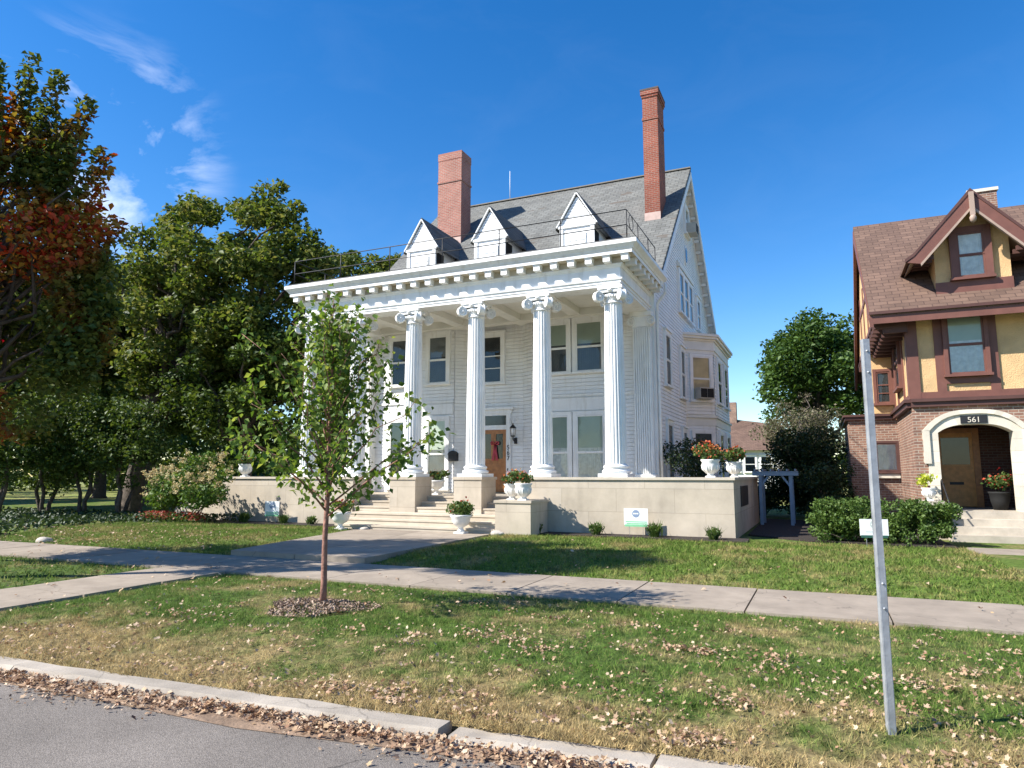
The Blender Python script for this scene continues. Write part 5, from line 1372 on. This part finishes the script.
shrub('columnar_shrub', 'slim green columnar shrub before the far brown roofed house', 'shrub', (-6.0,46,0), [((rr_.normal()*.12, rr_.normal()*.12, .4+i*.28), .36-.02*i) for i in range(10)], 1500, .14, M['green_tree'], 65)

# young street tree in the verge
def young_tree():
    rng = np.random.default_rng(7); t = thing('young_tree', 'slim young tree with red brown trunk in a mulch ring in the verge', 'tree', (-5.50,6.80,.04))
    tr = MB(); tr.tube([(0,0,-.05),(.005,0,.3),(-.01,.01,.8),(.015,0,1.3),(.0,.01,2.0),(.02,0,2.8),(.0,0,3.75)], [.046,.036,.032,.029,.022,.014,.005], 10)
    P = []; D = []
    nb = 42
    for k in range(nb):
        u = k/(nb-1); z0 = 1.05 + 2.25*u**1.1; a = k*2.399+rng.normal()*.25
        ln = (1.36*(1-u)**.8+.42)*(.85+.3*rng.random()); tilt = 1.05+.9*u+rng.normal()*.1     # rise over run
        if k < 6: tilt *= .75
        d = np.array([math.cos(a), math.sin(a), tilt]); d /= np.linalg.norm(d)
        pts = []
        for j in range(7):
            s_ = j/6; p = np.array([0,0,z0]) + d*ln*s_ + rng.normal(size=3)*.012*j + np.array([0,0,-.10*ln*s_*s_ if k < 9 else .05*ln*s_*s_])
            pts.append(p)
        tr.tube([tuple(p) for p in pts], list(np.linspace(.014*(1-.5*u), .003, 7)), 5)
        nl = int(ln*74)
        for q in range(nl):
            s_ = .14+.9*rng.random(); j = min(5, int(s_*6)); p = pts[j] + (pts[j+1]-pts[j])*min(1.1, s_*6-j)
            off = rng.normal(size=3)*.085; off[2] -= .045
            P.append(p+off); D.append(off/np.linalg.norm(off) + np.array([0,0,-.5]))
    for q in range(90):
        z = 2.9+.95*rng.random(); off = rng.normal(size=3)*.07; P.append(np.array([0,0,z])+off); D.append(off/np.linalg.norm(off))
    tr.build('trunk', M['bark_red'], t)
    leaf_mesh('crown', np.array(P), .08, M['young'], t, rng, .25, .72, np.array(D))
young_tree()

# far things
b = MB()
fh = thing('house', 'distant brown roofed white house seen through the gap', 'house', (-7.5,76,0))
b.box(-7,5,-4,4,0,4.2); b.build('wall', M['siding'], fh)
b = MB(); b.prism([(-7.5,-4.6,4.0),(5.5,-4.6,4.0),(4.2,0,7.2),(-6.2,0,7.2)], (0,.001,0)) if False else None
b.add([(-7.6,-4.6,4.0),(5.6,-4.6,4.0),(5.6,4.6,4.0),(-7.6,4.6,4.0),(-6.0,0,8.2),(2.0,0,7.0)], [(0,1,5,4),(1,2,5),(2,3,4,5),(3,0,4),(0,3,2,1)])
b.build('roof', M['roof_brown'], fh)
b = MB(); b.box(-1.2,-.5,-.4,.4,6.5,9.2); b.build('chimney', M['brick_brown'], fh)
for x in (-.5, 1.0, 2.5):
    f = make_window(None, (x,-4.0,1.9), FW, 1.0, 1.5, M['white'], curtain='room'); f.parent = fh
rng = np.random.default_rng(200)
bl = []
for i in range(150):
    a = R(-75)+R(150)*rng.random(); d_ = 95+50*rng.random()
    bl.append((np.array([d_*math.sin(a), d_*math.cos(a), 1.0+5.5*rng.random()]), 3.0+2.5*rng.random()))
tag(leaf_mesh('treeline', fill_blobs(rng, bl, 30000, .8), 1.1, M['oak2'], None, rng), 'low belt of distant trees along the horizon', 'trees', kind='stuff')
bl = [(np.array([-75+50*rng.random()-0*i, 42+22*rng.random(), .4+3.0*rng.random()]), 1.6) for i in range(60)]
bl += [(np.array([-60+40*rng.random(), 58+10*rng.random(), .5+7*rng.random()]), 2.0) for i in range(70)]
bl += [(np.array([-50+32*rng.random(), 29+14*rng.random(), .3+4.2*rng.random()]), 1.3) for i in range(70)]
bl += [(np.array([-120+68*rng.random(), 14+40*rng.random(), .4+6*rng.random()]), 2.2) for i in range(110)]
tag(leaf_mesh('far_shrubbery', fill_blobs(rng, bl, 60000, .8), .5, M['oak2'], None, rng), 'dark shrubbery massed beyond the left lawn', 'shrubs', kind='stuff')
# dark ground cover in the shaded bed
P = []
n = 9000
X = rng.uniform(-36,-18,n); Y = rng.uniform(10.8,18.2,n); k = in_poly(X, Y, BED)
leaf_ = np.stack([X[k],Y[k],.06+.22*rng.random(k.sum())],1)
tag(leaf_mesh('ground_cover', leaf_, .14, M['dark'], None, rng), 'dark leafy ground cover in the shaded bed under the trees', 'ground cover', kind='stuff')

# ------------------------------------------------------------------ grass
def blades(name, label, X, Y, h, wd, mat, rng, lean=.55):
    n = len(X); Z = hgt(X, Y); a = rng.random(n)*2*math.pi; s_ = np.stack([np.cos(a),np.sin(a),np.zeros(n)],1)
    cl = (np.sin(X*11.3+1.7*np.sin(Y*7.1))+np.sin(Y*13.7+1.3*np.sin(X*5.9)))*.25+.5; hh = h*(.4+.9*rng.random(n))*(.55+1.0*cl); ln = rng.normal(size=(n,2))*lean
    p0 = np.stack([X,Y,Z-.005],1)
    tip = p0 + np.stack([ln[:,0]*hh, ln[:,1]*hh, hh*.8],1)
    w_ = (wd*(.6+.8*rng.random(n)))[:,None]
    V = np.stack([p0-s_*w_*.5, p0+s_*w_*.5, tip],1).reshape(-1,3)
    i = np.arange(n)*3; o = np_mesh(name, V, np.stack([i,i+1,i+2],1), mat)
    return tag(o, label, 'grass', kind='stuff')
rng = np.random.default_rng(300)
MULCH_C = (-5.47, 6.66)
n = 320000
# denser toward the camera
Y = KERB_Y1-.06 + (SW0+.08-KERB_Y1)*rng.random(n)**1.25; X = rng.uniform(-10.5, 5.5, n)
k = ~((X > -10.43) & (X < -8.92)); k &= ((X-MULCH_C[0])/.58)**2+((Y-MULCH_C[1])/.44)**2 > (1+.25*np.sin(X*9)*np.cos(Y*7))
k &= (Y > KERB_Y1-.02+.03*np.sin(X*5)-np.where(X > -2.3, .05, 0))
# thin, worn patches: fewer blades where a slow wave is high
thin = .5+.5*np.sin(X*1.3+1.0)*np.sin(Y*1.9+X*.4)
k &= rng.random(n) > thin*.6
blades('grass', 'short patchy grass of the verge between kerb and sidewalk', X[k], warp(X[k],Y[k]), .052, .0068, M['blade'], rng)
n = 210000
X = rng.uniform(-34, 6.5, n); Y = rng.uniform(SW1-.03, 18.0, n)
t0 = np.clip((Y-SW1)/(16.9-SW1),0,1)
k = ~((X > -10.78-1.75*t0) & (X < -7.52-.6*t0)); k &= ~((X > 2.72) & (X < 4.63))
k &= ~in_poly(X, Y, BED)
k &= ~in_poly(X, Y, [(-8.2,17.55),(-6.6,17.45),(-4.3,17.5),(-2.4,17.2),(-1.7,17.35),(-1.75,18.5),(-8.2,18.5)])
k &= ~((X > -13.4) & (X < -8) & (Y > 16.9))
blades('grass', 'green lawn between the sidewalk and the houses', X[k], Y[k], .075, .018, M['blade2'], rng)
n = 26000
X = rng.uniform(-34, -10.42, n); Y = rng.uniform(KERB_Y1+.05, SW0, n)
blades('grass', 'shaded grass of the verge left of the short walk', X, warp(X,Y), .075, .022, M['blade2'], rng)

# ------------------------------------------------------------------ fallen leaves
def litter(name, label, P, size, mat, rng, flat=.35):
    """curled lobed leaves lying about"""
    n = len(P)
    ang = np.array([0,.55,1.0,1.6,2.3,3.14,-2.3,-1.6,-1.0,-.55]); rad = np.array([1,.55,.85,.5,.7,.35,.7,.5,.85,.55])
    m = len(ang)
    nrm = rng.normal(size=(n,3))*flat; nrm[:,2] = 1; nrm /= np.linalg.norm(nrm,axis=1)[:,None]
    a = rng.random(n)*2*math.pi; t = np.stack([np.cos(a),np.sin(a),np.zeros(n)],1); t -= nrm*np.sum(t*nrm,1)[:,None]; t /= np.linalg.norm(t,axis=1)[:,None]
    bb = np.cross(nrm,t); sz = size*(.4+1.0*rng.random(n)**1.3); cu = rng.normal(size=n)*.5+.25; cu2 = rng.normal(size=n)*.35
    V = np.empty((n,m+1,3)); V[:,0] = P
    for i in range(m):
        r = rad[i]*(.85+.3*rng.random(n))*sz*.5; u = np.cos(ang[i])*r; v = np.sin(ang[i])*r*.68
        lift = cu*v*v/(sz*.5) + cu2*u*u/(sz*.5)
        V[:,i+1] = P + t*u[:,None] + bb*v[:,None] + nrm*lift[:,None]
    i0 = np.arange(n)*(m+1); Fc = []
    for i in range(m): Fc.append(np.stack([i0, i0+1+i, i0+1+(i+1)%m],1))
    return tag(np_mesh(name, V.reshape(-1,3), np.concatenate(Fc), mat), label, 'leaves', kind='stuff')
rng = np.random.default_rng(400)
n = 7600
X = rng.uniform(-14, 1.2, n); Y = KERB_Y0+KO(X)-np.abs(rng.normal(size=n))*.115*(1+.35*np.sin(X*2.1)+.2*np.sin(X*5.3))
Y = np.where(X > -2.3, Y-.0, Y); k = Y > 3.05
P = np.stack([X[k],Y[k],-.05+.05*rng.random(k.sum())*np.exp(-((KERB_Y0+KO(X[k])-Y[k])/.2)**2)],1)
litter('fallen_leaves', 'drift of dry brown leaves in the gutter along the kerb', P, .054, M['litter'], rng, .55)
# on the verge: clusters
NC = 300
cx = rng.uniform(-8.8, 3.8, NC); cy = 4.35+4.1*rng.random(NC)**1.35; cs = .05+.22*rng.random(NC)**2
wts = np.where(cx > -4, 1.9, .7)*np.where(cy < 6.6, 1.5, .6)*(.2+rng.random(NC)**2); wts /= wts.sum()
n = 8200; j = rng.choice(NC, n, p=wts); X = cx[j]+rng.normal(size=n)*cs[j]*1.5; Y = cy[j]+rng.normal(size=n)*cs[j]
X2 = rng.uniform(-8.8, 4, 900); Y2 = rng.uniform(4.3, 8.6, 900); X = np.concatenate([X,X2]); Y = np.concatenate([Y,Y2]); k = (Y > 4.26) & (Y < 8.62) & (X > -8.85); X = X[k]; Y = warp(X, Y[k])
P = np.stack([X,Y,hgt(X,Y)+.02+.03*rng.random(len(X))],1)
litter('fallen_leaves', 'dry tan leaves scattered over the verge grass', P, .05, M['litter'], rng, .6)
n = 1500; X = rng.uniform(-22,-12,n); Y = rng.uniform(10.3,15.5,n); k = rng.random(n) < np.exp(-((X+16)/4)**2-((Y-11.5)/2.2)**2)*1.2
X2 = rng.uniform(-7.5,5,160); Y2 = rng.uniform(8.8,15,160); X3 = rng.uniform(-16,-7,120); Y3 = rng.uniform(5,10,120)
X = np.concatenate([X[k],X2,X3]); Y = np.concatenate([Y[k],Y2,Y3])
P = np.stack([X,Y,hgt(X,Y)+.055+.02*rng.random(len(X))],1)
litter('fallen_leaves', 'sparse dry leaves scattered on the upper lawn and walks', P, .085, M['litter'], rng, .4)
# wood chips round the young tree
n = 2600; a = rng.random(n)*2*math.pi; q = np.sqrt(rng.random(n))*(1+.2*np.sin(a*3)); X = MULCH_C[0]+.66*q*np.cos(a); Y = MULCH_C[1]+.50*q*np.sin(a)
Z = hgt(X,Y)+.015+.05*(1-np.minimum(1,q))+.02*rng.random(n)
tag(leaf_mesh('wood_chips', np.stack([X,Y,Z],1), .042, M['chips'], None, rng, 1.0, .45), 'ring of wood chip mulch round the young tree', 'mulch', kind='stuff')
